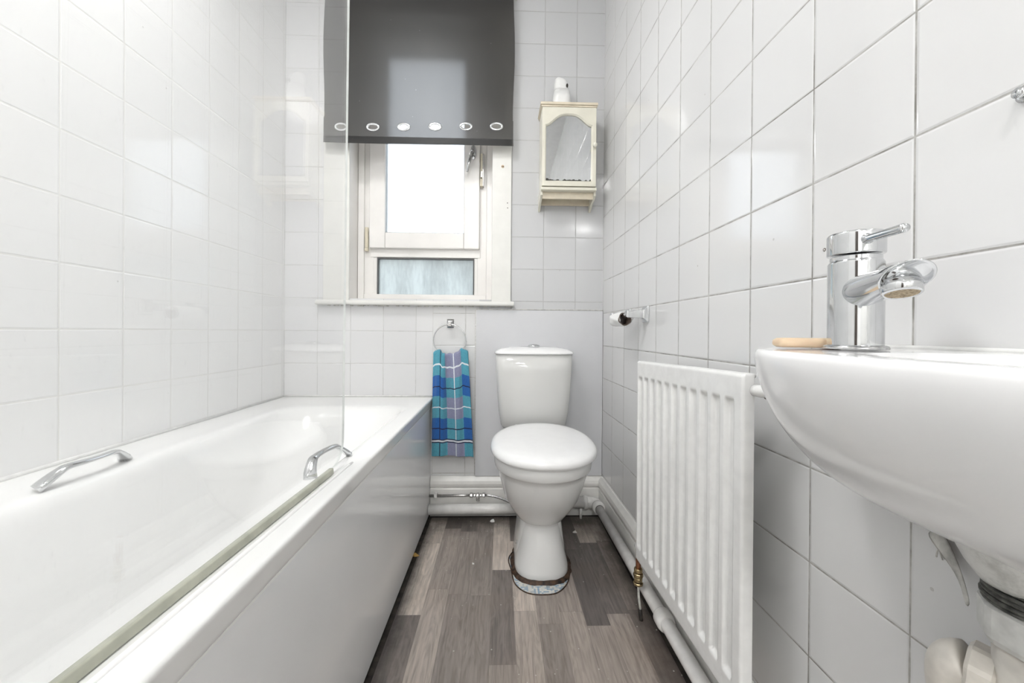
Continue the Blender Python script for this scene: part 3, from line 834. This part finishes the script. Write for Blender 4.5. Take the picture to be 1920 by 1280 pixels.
bp = empty('waste_pipe', (-.1, 1.79, .066), 'thick white waste pipe running along the back wall from the bath to the toilet', 'pipe')
G().tube([(-.322, 1.793, .056), (-.05, 1.793, .057), (.20, 1.792, .060)], .0235, n=24).make('pipe', 'pipe', bp, smooth=True)
sp = empty('supply_pipe', (-.1, 1.80, .112), 'thin metal supply pipe with a compression joint above the thick white back-wall pipe', 'pipe')
G().tube([(-.322, 1.806, .113), (-.17, 1.806, .114), (-.118, 1.806, .115)], .0065, n=14).make('pipe', 'chrome_dull', sp, smooth=True)
g = G()
for x, r, l in ((-.136, .012, .014), (-.119, .0095, .010), (-.106, .0125, .012), (-.090, .009, .010), (-.078, .012, .012)):
    g.lathe([(r * .85, 0), (r, .0015), (r, l - .0015), (r * .85, l)], (x, 1.806, .115), (1, 0, 0), n=8)
g.make('compression_joint', 'chrome_dull', sp)
G().lathe([(.006, 0), (.008, .002), (.008, .018), (.006, .019)], (-.099, 1.806, .108), (0, 0, -1), n=12).make('isolator', 'chrome_dull', sp, smooth=True)
G().tube(arc((-.066, 1.806, .115), (.00, 1.80, .113), (.07, 1.74, .098), 10), .006, n=12).make('flexible_hose', 'chrome_worn', sp, smooth=True)
G().box(-.300, -.286, 1.797, D - .022, .106, .124).make('pipe_clip', 'pipe', sp, bevel=.002)

# ------------------------------------------------------------------ radiator
ra = empty('radiator', (.43, .9, .2), 'white ribbed panel radiator on the right-hand wall below the tiles', 'radiator')
Ya, Yb = 1.150, .652
Lr = Ya - Yb; TH = .020
def face(off): return lambda y: wx(y) - off
fX = face(.087)
grs = [1.122 - i * .0430 for i in range(11)]
def zslope(y): return (Ya - y) * .030
zt_, zb_ = .788, .200
def gro(y, z):
    d = min(abs(y - c) for c in grs)
    a = max(0, min(1, (.0145 - d) / .0040)); a = a * a * (3 - 2 * a)
    zt2, zb2 = .744, .240
    # rounded ends
    def endf(dist):
        if dist <= 0: return 0
        t = min(1, dist / .010); return t * t * (3 - 2 * t)
    e_ = min(endf(zt2 - z), endf(z - zb2))
    return .0085 * a * e_
NY, NZ = 240, 170
ys = [Ya - Lr * i / NY for i in range(NY + 1)]
zs = [zb_ + (zt_ - zb_) * j / NZ for j in range(NZ + 1)]
V = []; Fc = []
def edge_round(y, z):
    # the pressed edge rolls back
    e_ = min(Ya - y, y - Yb, zt_ - z, z - zb_)
    t = min(1, max(0, e_ / .005)); return .0045 * (1 - sqrt(max(0, 1 - (1 - t) ** 2)))
for y in ys:
    for z in zs:
        V.append((fX(y) + gro(y, z) + edge_round(y, z), y, z + zslope(y)))
for i in range(NY):
    for j in range(NZ):
        a = i * (NZ + 1) + j; Fc.append((a, a + 1, a + NZ + 2, a + NZ + 1))
g = G().add(V, Fc)
# back of the panel
BV = [(fX(y) + TH, y, z + zslope(y)) for y in (Ya, Yb) for z in (zb_, zt_)]
g.add(BV, [(0, 2, 3, 1)])
A = lambda i, j: Vector(V[i * (NZ + 1) + j])
def skirtf(idx, mp_):
    pts = [A(*q_) for q_ in idx]; b_ = [Vector((fX(p.y) + TH, p.y, p.z)) for p in pts]
    g.add(pts + b_, [(k, k + 1, len(pts) + k + 1, len(pts) + k) for k in range(len(pts) - 1)])
skirtf([(0, j) for j in range(NZ + 1)], 0); skirtf([(NY, j) for j in range(NZ + 1)], 0)
skirtf([(i, 0) for i in range(NY + 1)], 0); skirtf([(i, NZ) for i in range(NY + 1)], 0)
g.make('panel', 'rad', ra, smooth=True, merge=True)
def along(z, r, off, nm, m):
    G().tube([(wx(y) - off, y, z + zslope(y)) for y in (Ya - .004, Yb + .004)], r, n=10).make(nm, m, ra, smooth=True)
along(zt_ - .004, .0045, .066, 'seam', 'rad')
for y in (.78, 1.03):
    xw = wx(y)
    G().box(xw - .066, xw - .001, y - .012, y + .012, .30, .34).make('wall_bracket', 'rad', ra)
    G().box(xw - .066, xw - .001, y - .012, y + .012, .66, .70).make('wall_bracket', 'rad', ra)
yv = 1.163; xv = wx(yv) - .073
G().tube([(xv - .002, 1.146, .232), (xv - .002, yv, .232), ], .011, n=14).make('valve_stub', 'rad', ra, smooth=True)
g = G().tube([(xv, yv, .245), (xv, yv, .125)], .0078, n=14); g.make('pipe', 'copper', ra, smooth=True)
g = G()
for z, r, l in ((.170, .0125, .012), (.156, .0145, .012), (.142, .0125, .012), (.132, .0145, .008)): g.lathe([(r * .9, 0), (r, .0015), (r, l - .0015), (r * .9, l)], (xv, yv, z - .02), n=10)
g.make('pipe_joint', 'brass', ra)
G().tube([(xv, yv, .114), (xv + .001, yv - .004, .075), (xv + .004, yv - .012, .035)], .0035, n=8).make('bleed_wire', 'silicone_old', ra, smooth=True)
G().tube([(xv + .003, yv - .010, .045), (xv + .006, yv - .014, .002)], .006, n=8).make('pipe_tail', 'dark', ra, smooth=True)
# painted, rusty elbow at the near top corner
yv = .640; xv = wx(yv) - .060
G().tube([(xv - .006, Yb + .004, .775), (xv - .004, yv, .775), (xv + .014, yv - .004, .776), (wx(yv) - .003, yv - .004, .777)], .0105, n=16).make('elbow', 'rad', ra, smooth=True)
G().lathe([(.012, 0), (.0135, .002), (.0135, .010), (.012, .012)], (xv + .002, yv - .001, .775), (1, 0, 0), n=10).make('rusty_nut', 'rust', ra)

# ------------------------------------------------------------------ toilet roll holder
th = empty('toilet_roll_holder', (.46, 1.38, .93), 'chrome toilet roll holder on the right-hand wall with an almost empty roll', 'toilet roll holder')
tz = .934
for y in (1.303, 1.475):
    g = G(); xw = wx(y)
    rr = []
    for d, s_ in ((.000, .027), (.004, .027), (.008, .022), (.012, .015), (.03, .0125), (.066, .0125), (.070, .010)):
        rr.append([Vector((xw - d, y + a * s_ * .92, tz + b * s_)) for a, b in ((-1, -1), (1, -1), (1, 1), (-1, 1))])
    g.loft(rr); g.make('post', 'chrome', th, bevel=.0015)
G().tube([(.430, 1.303, tz), (.430, 1.475, tz)], .006, n=14).make('bar', 'chrome', th, smooth=True)
tr = empty('toilet_roll', (.430, 1.40, .921), 'almost empty toilet roll with a scrap of white paper on its chrome holder', 'toilet roll')
rc_ = Vector((.430, 0, tz - .0155))
g = G(); V = []
n = 36
for y in (1.335, 1.452):
    for r in (.0215, .0200):
        for j in range(n):
            t = 2 * pi * j / n; V.append((rc_.x + r * cos(t), y, rc_.z + r * sin(t)))
Fc = []
for j in range(n):
    k = (j + 1) % n
    Fc += [(j, k, 2 * n + k, 2 * n + j), (n + j, 3 * n + j, 3 * n + k, n + k), (j, n + j, n + k, k), (2 * n + j, 2 * n + k, 3 * n + k, 3 * n + j)]
mesh('cardboard_core', V, Fc, 'card', tr, smooth=True)
V = []; Fc = []; m_ = 40
for i in range(13):
    y = 1.337 + .112 * i / 12
    for j in range(m_ + 1):
        t = radians(60 + 330 * j / m_); r = .0235 + .0012 * sin(5 * t + y * 40)
        if j > m_ - 5: r += (j - m_ + 5) * .0022 * (1 + .5 * sin(y * 160))
        V.append((rc_.x + r * cos(t), y, rc_.z + r * sin(t)))
for i in range(12):
    for j in range(m_): a = i * (m_ + 1) + j; Fc.append((a, a + 1, a + m_ + 2, a + m_ + 1))
mesh('paper', V, Fc, 'paper', tr, smooth=True, solid=.0012)

# ------------------------------------------------------------------ towel ring and towel
rX, rZ, rY = -.2346, .8295, D - .034
tr_ = empty('towel_ring', (rX, D, .905), 'chrome towel ring on a square plate under the window sill', 'towel ring')
g = G()
g.loft([[Vector((rX + a * s_, D - d, .9084 + b * s_ * 1.25)) for a, b in ((-1, -1), (1, -1), (1, 1), (-1, 1))] for d, s_ in ((.0, .0165), (.004, .0165), (.007, .013), (.012, .010))])
g.box(rX - .007, rX + .007, rY - .008, D - .010, .895, .917)
g.make('ring_plate', 'chrome_worn', tr_, bevel=.001)
P = [(rX + .0745 * sin(2 * pi * i / 64), rY, rZ + .0745 * cos(2 * pi * i / 64)) for i in range(65)]
G().tube(P, .0032, n=10, upv=(0, 1, 0)).make('ring', 'chrome', tr_, smooth=True)

def plaid(u, v):
    """colour of the weave; u across 0..1, v down the towel 0..1"""
    teal, blue, lil, navy, wht = (.085, .335, .44), (.020, .120, .40), (.26, .27, .40), (.012, .02, .06), (.72, .76, .80)
    P_ = u < .38 or u > .80
    bands = [(0, .235, 0), (.235, .43, 1), (.43, .635, 0), (.635, .835, 1), (.875, 1.01, 0)]
    c = None
    for a, b, k in bands:
        if a <= v < b: c = (blue if k else teal) if P_ else (teal if k else lil)
    if .835 <= v < .875: return navy if (v < .845 or v > .865) else wht
    if abs(v - .135) < .0065 or abs(v - .537) < .0065: return wht
    if abs(v - .34) < .005 or abs(v - .735) < .005: return navy
    if abs(u - .20) < .014: return navy
    if abs(u - .60) < .016: return wht
    return c
V = []; Fc = []; CC = []
NU, NVf, NVb = 90, 190, 60
xtl, xtr, xbl, xbr, zbot = -.3065, -.150, -.3090, -.1195, .302
def ztop(u): 
    x = (u - .5) * 2
    return .768 + .020 * math.exp(-((u - .13) / .12) ** 2) + .024 * math.exp(-((u - .86) / .16) ** 2) + .002 * sin(40 * u)
def fold(u, s_):
    # a deep pleat where the cloth is gathered in the ring, fanning out towards the hem
    pl_ = .017 * math.exp(-((u - (.47 - .05 * s_)) / (.07 + .10 * s_)) ** 2) * (1 - .65 * s_)
    return pl_ + .007 * cos(2 * pi * (u - .02) * 2.3 + .4) * (1 - .3 * s_) + .0025 * sin(2 * pi * u * 5.1 + 3 * s_) - .006
NV = NVf + NVb
for i in range(NV + 1):
    for j in range(NU + 1):
        u = j / NU; pinch = .5 + (u - .5)
        if i <= NVf:           # front, bottom to top
            s_ = 1 - i / NVf
            zt = ztop(u); z = zt - (zt - zbot - .002 * sin(5 * u)) * s_
            xa = xtl + (xbl - xtl) * s_ ** .8; xb_ = xtr + (xbr - xtr) * s_ ** .8
            x = xa + (xb_ - xa) * (pinch + .022 * sin(2 * pi * u * 2) * (1 - s_) - .05 * math.exp(-((u - .5) / .2) ** 2) * (1 - s_) ** 2)
            k = min(1, s_ / .03)
            y = rY - .0095 * sqrt(max(0, 1 - (1 - k) ** 2)) - .010 * min(1, s_ * 4) + fold(u, s_) * min(1, .35 + s_ * 2)
            z -= .0 if k >= 1 else 0
        else:                  # over the ring and down behind
            s_ = (i - NVf) / NVb
            zt = ztop(u); zb2 = zbot + .006
            z = zt - (zt - zb2) * s_
            xa = xtl + (xbl - xtl) * s_ ** .8; xb_ = xtr + (xbr - .010 - xtr) * s_ ** .8
            x = xa + (xb_ - xa) * u
            k = min(1, s_ / .05)
            y = rY + .0095 * sqrt(max(0, 1 - (1 - k) ** 2)) + .004 * cos(2 * pi * u * 1.9) * min(1, s_ * 3) + .002
        V.append((x, min(y, D - .004), z))
for i in range(NV):
    for j in range(NU):
        a = i * (NU + 1) + j; Fc.append((a, a + 1, a + NU + 2, a + NU + 1))
        u = (j + .5) / NU; v = 1 - (i + .5) / NVf if i < NVf else (i - NVf + .5) / NVb
        CC.append(plaid(u if i < NVf else u, v))
me = bpy.data.meshes.new('towel'); me.from_pydata(V, [], Fc)
ca = me.color_attributes.new('weave', 'FLOAT_COLOR', 'CORNER')
for p_ in me.polygons:
    p_.use_smooth = True
    for li in p_.loop_indices: ca.data[li].color = (*CC[p_.index], 1)
me.materials.append(MT['towel'])
tw = bpy.data.objects.new('hand_towel', me); COL.objects.link(tw)
k = tw.modifiers.new('s', 'SOLIDIFY'); k.thickness = .0035; k.offset = 0
tag(tw, 'blue, teal and lilac plaid towel hanging from the chrome ring', 'towel')

# ------------------------------------------------------------------ mirrored wall cabinet
cb = empty('wall_cabinet', (.298, D, 1.68), 'small cream wall cabinet with an arched mirror door', 'cabinet')
cX0, cX1, cYf = .178, .419, 1.735
g = G().box(cX0, cX1, cYf, D - .001, 1.513, 1.868)
g.make('carcass', 'cabinet', cb, bevel=.002)
g = G().box(cX0 - .008, cX1 + .006, cYf - .022, D - .001, 1.874, 1.886).box(cX0 - .004, cX1 + .003, cYf - .018, D - .001, 1.866, 1.874)
g.make('cornice', plain('cornice_paint', (.76, .68, .54), .35, var=.06), cb, bevel=.0025)
# side cheeks that sweep back below the shelf
for x0, x1 in ((cX0 - .004, cX0 + .006), (cX1 - .006, cX1 + .004)):
    pf = [(cYf + .001, 1.512), (cYf + .001, 1.482), (cYf + .02, 1.470), (cYf + .06, 1.462), (D - .012, 1.442), (D - .001, 1.438), (D - .001, 1.512)]
    V = [(x, y, z) for x in (x0, x1) for y, z in pf]; k = len(pf)
    Fc = [(i, (i + 1) % k, k + (i + 1) % k, k + i) for i in range(k)] + [tuple(range(k - 1, -1, -1)), tuple(range(k, 2 * k))]
    mesh('side_cheek', V, Fc, 'cabinet', cb, bevel=.001)
g = G().box(cX0 - .003, cX1 + .003, cYf - .016, D - .001, 1.500, 1.513); g.make('shelf', 'cabinet', cb, bevel=.002)
g = G().box(cX0 + .006, cX1 - .006, cYf + .012, cYf + .02, 1.470, 1.500)
g.box(cX0 + .006, cX1 - .006, D - .014, D - .002, 1.468, 1.500); g.make('rail', plain('rail_paint', (.76, .68, .54), .35, var=.05), cb, bevel=.001)
# door with an arched opening
dX0, dX1, dZ0, dZ1 = cX0 + .001, cX1 - .001, 1.517, 1.864
mX0, mX1, mZ0, mZs, mZp = .1965, .3975, 1.542, 1.783, 1.832
def archpts(grow=0):
    x0, x1, z0 = mX0 - grow, mX1 + grow, mZ0 - grow
    pts = [(x0, z0), (x1, z0), (x1, mZs + grow)]
    n = 24
    for i in range(1, n):
        t = i / n; x = x1 + (x0 - x1) * t; q_ = abs(2 * t - 1)
        # ogee shoulders rising to a round arch
        z = mZs + (mZp - mZs) * (.5 + .5 * cos(pi * q_ ** 1.5))
        pts.append((x, z + grow))
    pts.append((x0, mZs + grow)); return pts
ap = archpts()
def rect_for(pts):
    res_ = []; cx_, cz_ = (mX0 + mX1) / 2, (mZ0 + mZs) / 2
    for x, z in pts:
        dx, dz = x - cx_, z - cz_
        k = min((dX1 - cx_) / dx if dx > 1e-6 else (dX0 - cx_) / dx if dx < -1e-6 else 1e9, (dZ1 - cz_) / dz if dz > 1e-6 else (dZ0 - cz_) / dz if dz < -1e-6 else 1e9)
        res_.append((cx_ + dx * k, cz_ + dz * k))
    return res_
# snap the ring nearest each corner onto it
rp_ = rect_for(ap)
for cxx, czz in ((dX0, dZ0), (dX1, dZ0), (dX1, dZ1), (dX0, dZ1)):
    i = min(range(len(rp_)), key=lambda q_: hypot(rp_[q_][0] - cxx, rp_[q_][1] - czz)); rp_[i] = (cxx, czz)
y0_, y1_ = cYf - .018, cYf - .001
k = len(ap)
R0 = [(x, y1_, z) for x, z in ap]; R1 = [(x, y0_ + .006, z) for x, z in ap]; R2 = [(x, y0_, z) for x, z in archpts(.005)]
R3_ = [(x, y0_, z) for x, z in rp_]; R4 = [(x, y1_, z) for x, z in rp_]
g = G(); g.loft([R0, R1, R2, R3_, R4, R0], False, False)
dd = g.make('door', 'cabinet', cb, bevel=.0008)
g = G().add([(x, cYf - .008, z) for x, z in ap] + [(x, cYf - .005, z) for x, z in ap], [tuple(range(k)), tuple(range(2 * k - 1, k - 1, -1))] + [(i, (i + 1) % k, k + (i + 1) % k, k + i) for i in range(k)])
mesh('mirror', g.V, g.F, 'mirror', dd)
kb = G().lathe([(.005, 0), (.005, -.008), (.0095, -.012), (.0105, -.017), (.008, -.022), (0, -.024)], (.4085, y0_, 1.694), (0, 1, 0), n=24).make('knob', plain('knob_cream', (.82, .80, .70), .25), dd, smooth=True)

# air freshener on the cabinet
af = empty('air_freshener', (.27, 1.78, 1.886), 'white tapered plastic air freshener on top of the cream cabinet', 'air freshener')
def afr(z, x0, x1, y0, y1, r): return rrect(x0, x1, y0, y1, z, r, 6)
g = G(); g.loft([afr(1.8868, .231, .309, 1.745, 1.815, .022), afr(1.892, .229, .311, 1.743, 1.817, .024), afr(1.93, .232, .311, 1.746, 1.816, .026), afr(1.968, .236, .309, 1.752, 1.814, .027)])
g.make('lower_shell', 'whitegoods', af, smooth=True)
rr_ = [afr(1.969, .2365, .3085, 1.752, 1.814, .027), afr(1.985, .2375, .3065, 1.755, 1.812, .027), afr(2.01, .239, .301, 1.758, 1.810, .024), afr(2.024, .241, .296, 1.762, 1.806, .020), afr(2.030, .247, .288, 1.770, 1.798, .012)]
for q_ in rr_[1:]:
    for v in q_: v.z -= max(0, (v.x - .262)) * .35
g = G(); g.loft(rr_); g.make('upper_shell', 'whitegoods', af, smooth=True)
g = G().lathe([(.0, 0), (.006, 0), (.006, .002), (0, .002)], (0, 0, 0), (0, -1, 0), n=16)
for v in g.V: v.z *= 1.5; v.x *= .8; v += Vector((.2935, 1.7585, 1.985))
g.make('spray_hole', 'hole', af)

# ------------------------------------------------------------------ basin
bs = empty('wash_basin', (.42, .30, .75), 'white wall-hung ceramic basin on the right-hand wall', 'basin')
yc_, hl, PJ, RB = .2995, .2455, .208, .8525
def front(y):
    s_ = min(1, abs(y - yc_) / hl); return PJ * (1 - s_ ** 3.4) ** (1 / 3.4)
def depth(y):
    s_ = min(1, abs(y - yc_) / hl); return .020 + .178 * (1 - s_ ** 7) ** (1 / 5)
def topz(a, y):
    """a: 0 at the wall .. 1 at the front"""
    return RB + .0025 * (1 - a)
st = [yc_ - hl * cos(pi * i / 64) for i in range(65)]
secs = []
NT, NS = 30, 22
for y in st:
    W_ = max(front(y), .001); dp = depth(y); xw = wx(y) - .0005; sec = []
    for i in range(NT + 1):                     # over the top, wall to rim
        a = i / NT; x = xw - (W_ - .007) * a
        z = topz(a, y)
        # bowl hollow
        ex_, ey_ = (x - .392) / .066, (y - .225) / .145
        rr = (abs(ex_) ** 2.6 + abs(ey_) ** 2.6)
        if rr < 1: z -= .115 * (1 - rr) ** .55
        sec.append((x, y, z))
    xf = xw - W_; zz = topz(1, y)
    sec += [(xf + .0035 if W_ > .01 else xf, y, zz - .0008), (xf + .0008, y, zz - .004)]
    for i in range(NS + 1):
        a = 1 - (i / NS) ** 1.5 if i < NS else 0   # from the rim in to the wall
        ang = pi / 2 * i / NS
        a = cos(ang) ** (2 / 1.65); b = sin(ang) ** (2 / 1.65)
        sec.append((xw - W_ * a, y, zz - .008 - (dp - .008) * b))
    secs.append([Vector(p) for p in sec])
g = G(); g.loft(secs, True, True)
g.make('bowl', 'ceramic_basin', bs, smooth=True, merge=True)
bcx, bcy = .467, .322
g = G().lathe([(.050, .725), (.048, .70), (.045, .68), (.038, .665), (.032, .656), (.029, .651)], (bcx - .004, bcy + .005, 0), n=40)
for v in g.V: v.x = min(v.x, wx(v.y) - .002)
g.make('waste_boss', 'boss', bs, smooth=True)
# sealant where the bowl meets the tiles
P = []
for i in range(24):
    y = .535 - i * .008; P.append((wx(y) - .002, y, RB - depth(y) + .001))
G().tube(P, .0035, n=8).make('sealant', 'silicone_old', bs, smooth=True)
P = [(wx(y) - .002, y, RB + .0035) for y in (.54, .4, .2, .06)]
G().tube(P, .003, n=8).make('sealant', 'silicone', bs, smooth=True)

# ------------------------------------------------------------------ waste trap
def capx(g):
    for v in g.V: v.x = min(v.x, wx(v.y) - .001)
    return g
tp = empty('waste_trap', (bcx, bcy, .6), 'cream plastic waste trap with screw collars under the basin', 'waste trap')
g = G()
for i, (r, z) in enumerate(((.0315, .6525), (.0335, .6485), (.0335, .6445), (.0345, .6405), (.0335, .6370))): g.lathe([(r * .96, 0), (r, .0012), (r, .0028), (r * .96, .0038)], (bcx, bcy, z - .003), n=32)
g.make('gasket', 'gasket', tp, smooth=False)
g = G().lathe([(.030, .634), (.0345, .632), (.0345, .606), (.031, .600)], (bcx, bcy, 0), n=32, flute=.022); g.make('collar', plain('grey_collar', (.66, .66, .64), .35, var=.12, nscale=60), tp)
g = G().lathe([(.0265, .604), (.0265, .50), (.033, .495), (.034, .40), (.026, .385), (0, .38)], (bcx, bcy, 0), n=32); g.make('trap_body', 'trap', tp, smooth=True)
dv = Vector((-.50, .86, .06)).normalized(); c0 = Vector((bcx, bcy, .556))
g = G().lathe([(.0, 0), (.019, 0), (.019, .024)], c0, dv, n=24); g.make('side_outlet', 'trap', tp, smooth=True)
g = G().lathe([(.019, .022), (.0235, .024), (.024, .038), (.020, .041)], c0, dv, n=32, flute=.03); g.make('collar', 'trap', tp)
e0 = c0 + dv * .040
g = G().tube(arc(e0, e0 + dv * .014 + Vector((0, 0, -.004)), e0 + dv * .008 + Vector((.01, .006, -.05)), 10), .0205, n=24)
g.tube([e0 + dv * .008 + Vector((.01, .006, -.05)), e0 + dv * .008 + Vector((.012, .008, -.20))], .0205, n=24)
g.tube(arc(e0 + dv * .008 + Vector((.012, .008, -.20)), e0 + dv * .008 + Vector((.012, .008, -.235)), Vector((wx(.40) - .002, .395, .31)), 8), .0205, n=20)
g.make('elbow', 'trap', tp, smooth=True)
g = G()
for i in range(10):
    a = random.uniform(0, 6); p = c0 + dv * .015 + Vector((random.uniform(-.006, .006), -.006, random.uniform(-.02, .0)))
    g.tube([p, p + Vector((cos(a) * .006, -.003, sin(a) * .006)), p + Vector((cos(a) * .010, -.008, sin(a) * .012))], .002, n=6)
g.make('sealing_tape', 'paper', tp)
# flap of old sealant hanging on the tiles
so = empty('sealant_strip', (.49, .42, .64), 'grey torn strip of old sealant hanging under the basin', 'sealant')
V = []; Fc = []
pts = [(.436, .648, .013), (.426, .641, .014), (.416, .633, .011), (.405, .623, .007), (.397, .613, .0045), (.391, .603, .0042), (.386, .592, .0045)]
for i, (y, z, h_) in enumerate(pts):
    x = wx(y) - .003 - .003 * i
    V += [(x, y + h_ * .75, z - h_ * .75), (x - .002, y, z), (x, y - h_ * .75, z + h_ * .75), (x + .0015, y, z)]
k = 4
for i in range(len(pts) - 1):
    for j in range(4): Fc.append((i * 4 + j, i * 4 + (j + 1) % 4, i * 4 + 4 + (j + 1) % 4, i * 4 + 4 + j))
Fc += [(0, 1, 2, 3), tuple(4 * (len(pts) - 1) + q_ for q_ in (3, 2, 1, 0))]
mesh('strip', V, Fc, 'silicone_old', so, smooth=True, sub=1)
g = G()
for a in (-2.2, -1.9, -1.2): g.tube([(wx(.426) - .004, .426, .634), (wx(.426) - .006, .426 + .004 * cos(a), .634 + .008 * sin(a)), (wx(.426) - .005, .426 + .009 * cos(a), .634 + .016 * sin(a))], .0008, n=6)
g.make('frayed_thread', 'silicone_old', so)

# ------------------------------------------------------------------ tap
tx, ty = .4095, .439
ta = empty('mixer_tap', (tx, ty, RB), 'chrome single-lever mixer tap standing on the basin', 'tap')
DZ = RB + .0025
G().lathe([(.0, 0), (.0300, 0), (.0300, .002), (.0290, .0035), (.0265, .0045)], (tx, ty, DZ), n=48).make('base_ring', 'chrome_worn', ta, smooth=False, bevel=.0008)
G().lathe([(.0255, .004), (.0255, .098), (.0245, .100), (.0235, .101), (.0235, .106), (.0, .106)], (tx, ty, DZ), n=64).make('tap_body', 'chrome', ta, smooth=False, bevel=.0008)
hd = G()
hd.lathe([(.0, .1075), (.0255, .1075), (.0265, .109), (.0265, .130), (.0255, .1325), (.020, .134), (0, .1345)], (0, 0, 0), n=64)
for v in hd.V: v += Vector((tx, ty, DZ + v.x * 0))
hd.make('tap_head', 'chrome', ta, smooth=False, bevel=.0008)
dl = Vector((-.36, -.93, 0)).normalized()
a0 = Vector((tx, ty, DZ + .122)) + dl * .018; a1 = Vector((.3755, .352, DZ + .1165))
G().tube([a0, a0 + (a1 - a0) * .12, a0 + (a1 - a0) * .16, a1 - (a1 - a0) * .02, a1], .005, n=24, radii=[.0065, .0058, .0042, .0044, .0040]).make('lever', 'chrome', ta, smooth=True)
# spout: a round arm cut off at a slant, aerator beneath
ds = Vector((-.43, -.903, 0)).normalized(); sd = Vector((ds.y, -ds.x, 0)); U3 = Vector((0, 0, 1))
c0 = Vector((tx, ty, DZ + .064)); Lsp = .130
rings = []
for t in (0, .1, .3, .5, .7, .85, .93, .97, 1.0):
    rg = []
    for j in range(36):
        a = 2 * pi * j / 36; cu, cz_ = cos(a), sin(a)
        ln = (.094 + (Lsp - .094) * (cz_ * .5 + .5) ** .8) * t     # underside shorter than the top
        rw = .0175 + .001 * t; rh = .0185 - .0050 * t
        rg.append(c0 + ds * ln + sd * cu * rw + U3 * (cz_ * rh + .004 * t))
    rings.append(rg)
inn = []
for sc_, bk in ((.93, 0), (.90, .0015), (.6, .003), (.1, .0035)):
    cen = sum(rings[-1], Vector()) / 36
    inn.append([cen + (p - cen) * sc_ - ds * bk for p in rings[-1]])
g = G(); g.loft(rings + inn, True, True); g.make('spout', 'chrome', ta, smooth=True)
ac = c0 + ds * .104 + Vector((0, 0, -.003)); ax = Vector((ds.x * .30, ds.y * .30, -1)).normalized()
ae = G().lathe([(.012, -.006), (.0142, -.003), (.0148, .001), (.0142, .0065), (.0125, .0080), (.0118, .0065)], ac, ax, n=40).make('aerator', 'chrome', ta, smooth=True)
q = NB('limescaled_mesh'); p, _ = q.pos(); nn = q.noise(p, 420, 3, .7)
q.bsdf(q.ramp(nn, [(.35, (.16, .11, .06)), (.6, (.50, .40, .26))]), .6)
G().lathe([(0, .0066), (.0117, .0066), (.0117, .0072), (0, .0072)], ac, ax, n=32).make('aerator_mesh', q.m, ae)

# soap
so2 = empty('soap_bar', (.40, .52, DZ), '', '')
rr_ = []
cs, sn = cos(radians(-18)), sin(radians(-18))
for z, g_ in ((0, -.004), (.0025, -.0005), (.005, .0), (.009, -.0005), (.0115, -.004), (.012, -.008)):
    r = rrect(-.035 - g_, .035 + g_, -.020 - g_, .020 + g_, 0, .008 + g_ * .3, 5)
    rr_.append([Vector((.3935 + p.x * cs - p.y * sn, .489 + p.x * sn + p.y * cs, DZ - .0003 + z)) for p in r])
bpy.data.objects.remove(so2)
g = G(); g.loft(rr_); so2 = g.make('soap_bar', 'soap', smooth=True)
tag(so2, 'peach coloured bar of soap on the basin beside the tap', 'soap')

# chrome clip high on the tiles, right edge
hk = empty('mirror_clip', (wx(.36), .3585, 1.1035), 'small chrome clip on the tiles above and right of the tap', 'clip')
G().lathe([(0, 0), (.0085, 0), (.0085, .003), (.006, .0045)], (wx(.36) - .001, .3585, 1.1035), (-1, 0, 0), n=28).make('clip_plate', 'chrome_worn', hk, smooth=True)
G().lathe([(.0045, .004), (.005, .012), (0, .013)], (wx(.36) - .001, .3585, 1.1035), (-1, 0, 0), n=20).make('clip_screw', 'chrome', hk, smooth=True)

# plug holes in the tiles
for (y, z, lb) in ((.5906, 1.0026, 'small rust-rimmed screw hole in the tile left of the tap'), (.755, .635, 'small dark screw hole in the tile beside the radiator')):
    h_ = empty('screw_hole', (wx(y), y, z), lb, 'screw hole')
    G().lathe([(.0014, .0003), (.0018, .0006), (.0023, .0006), (.0026, .0002)], (wx(y), y, z), (-1, 0, 0), n=20).make('rim', 'rust', h_, smooth=True)
    G().lathe([(0, .0003), (.0015, .0003), (.0015, .0005), (0, .0005)], (wx(y), y, z), (-1, 0, 0), n=16).make('hole', 'hole' if z < .9 else 'chip', h_)

# bits of rubbish on the floor
def chip(x, y, s, mat, label, z=.0142, cat='chip'):
    V = []; 
    for i in range(7):
        a = 2 * pi * i / 7; r = s * random.uniform(.6, 1.1); V.append((x + r * cos(a), y + r * sin(a) * .7, z))
    for i in range(7):
        a = 2 * pi * i / 7; r = s * random.uniform(.4, .8); V.append((x + r * cos(a), y + r * sin(a) * .7, z + s * random.uniform(.4, .8)))
    Fc = [tuple(range(6, -1, -1)), tuple(range(7, 14))] + [(i, (i + 1) % 7, 7 + (i + 1) % 7, 7 + i) for i in range(7)]
    return tag(mesh('plaster_chip' if mat == 'chip' else 'card_wedge', V, Fc, mat), label, cat)
chip(-.030, 1.762, .013, 'chip', 'white plaster chip on the floor in front of the thick waste pipe')
chip(-.094, 1.44, .006, 'chip', 'tiny white plaster chip on the floor left of the toilet foot')
chip(.325, 1.66, .010, 'chip', 'flat white plaster smear on the floor right of the toilet')
chip(-.318, 1.497, .014, 'ochre', 'ochre card wedge tucked under the bath panel', cat='wedge')
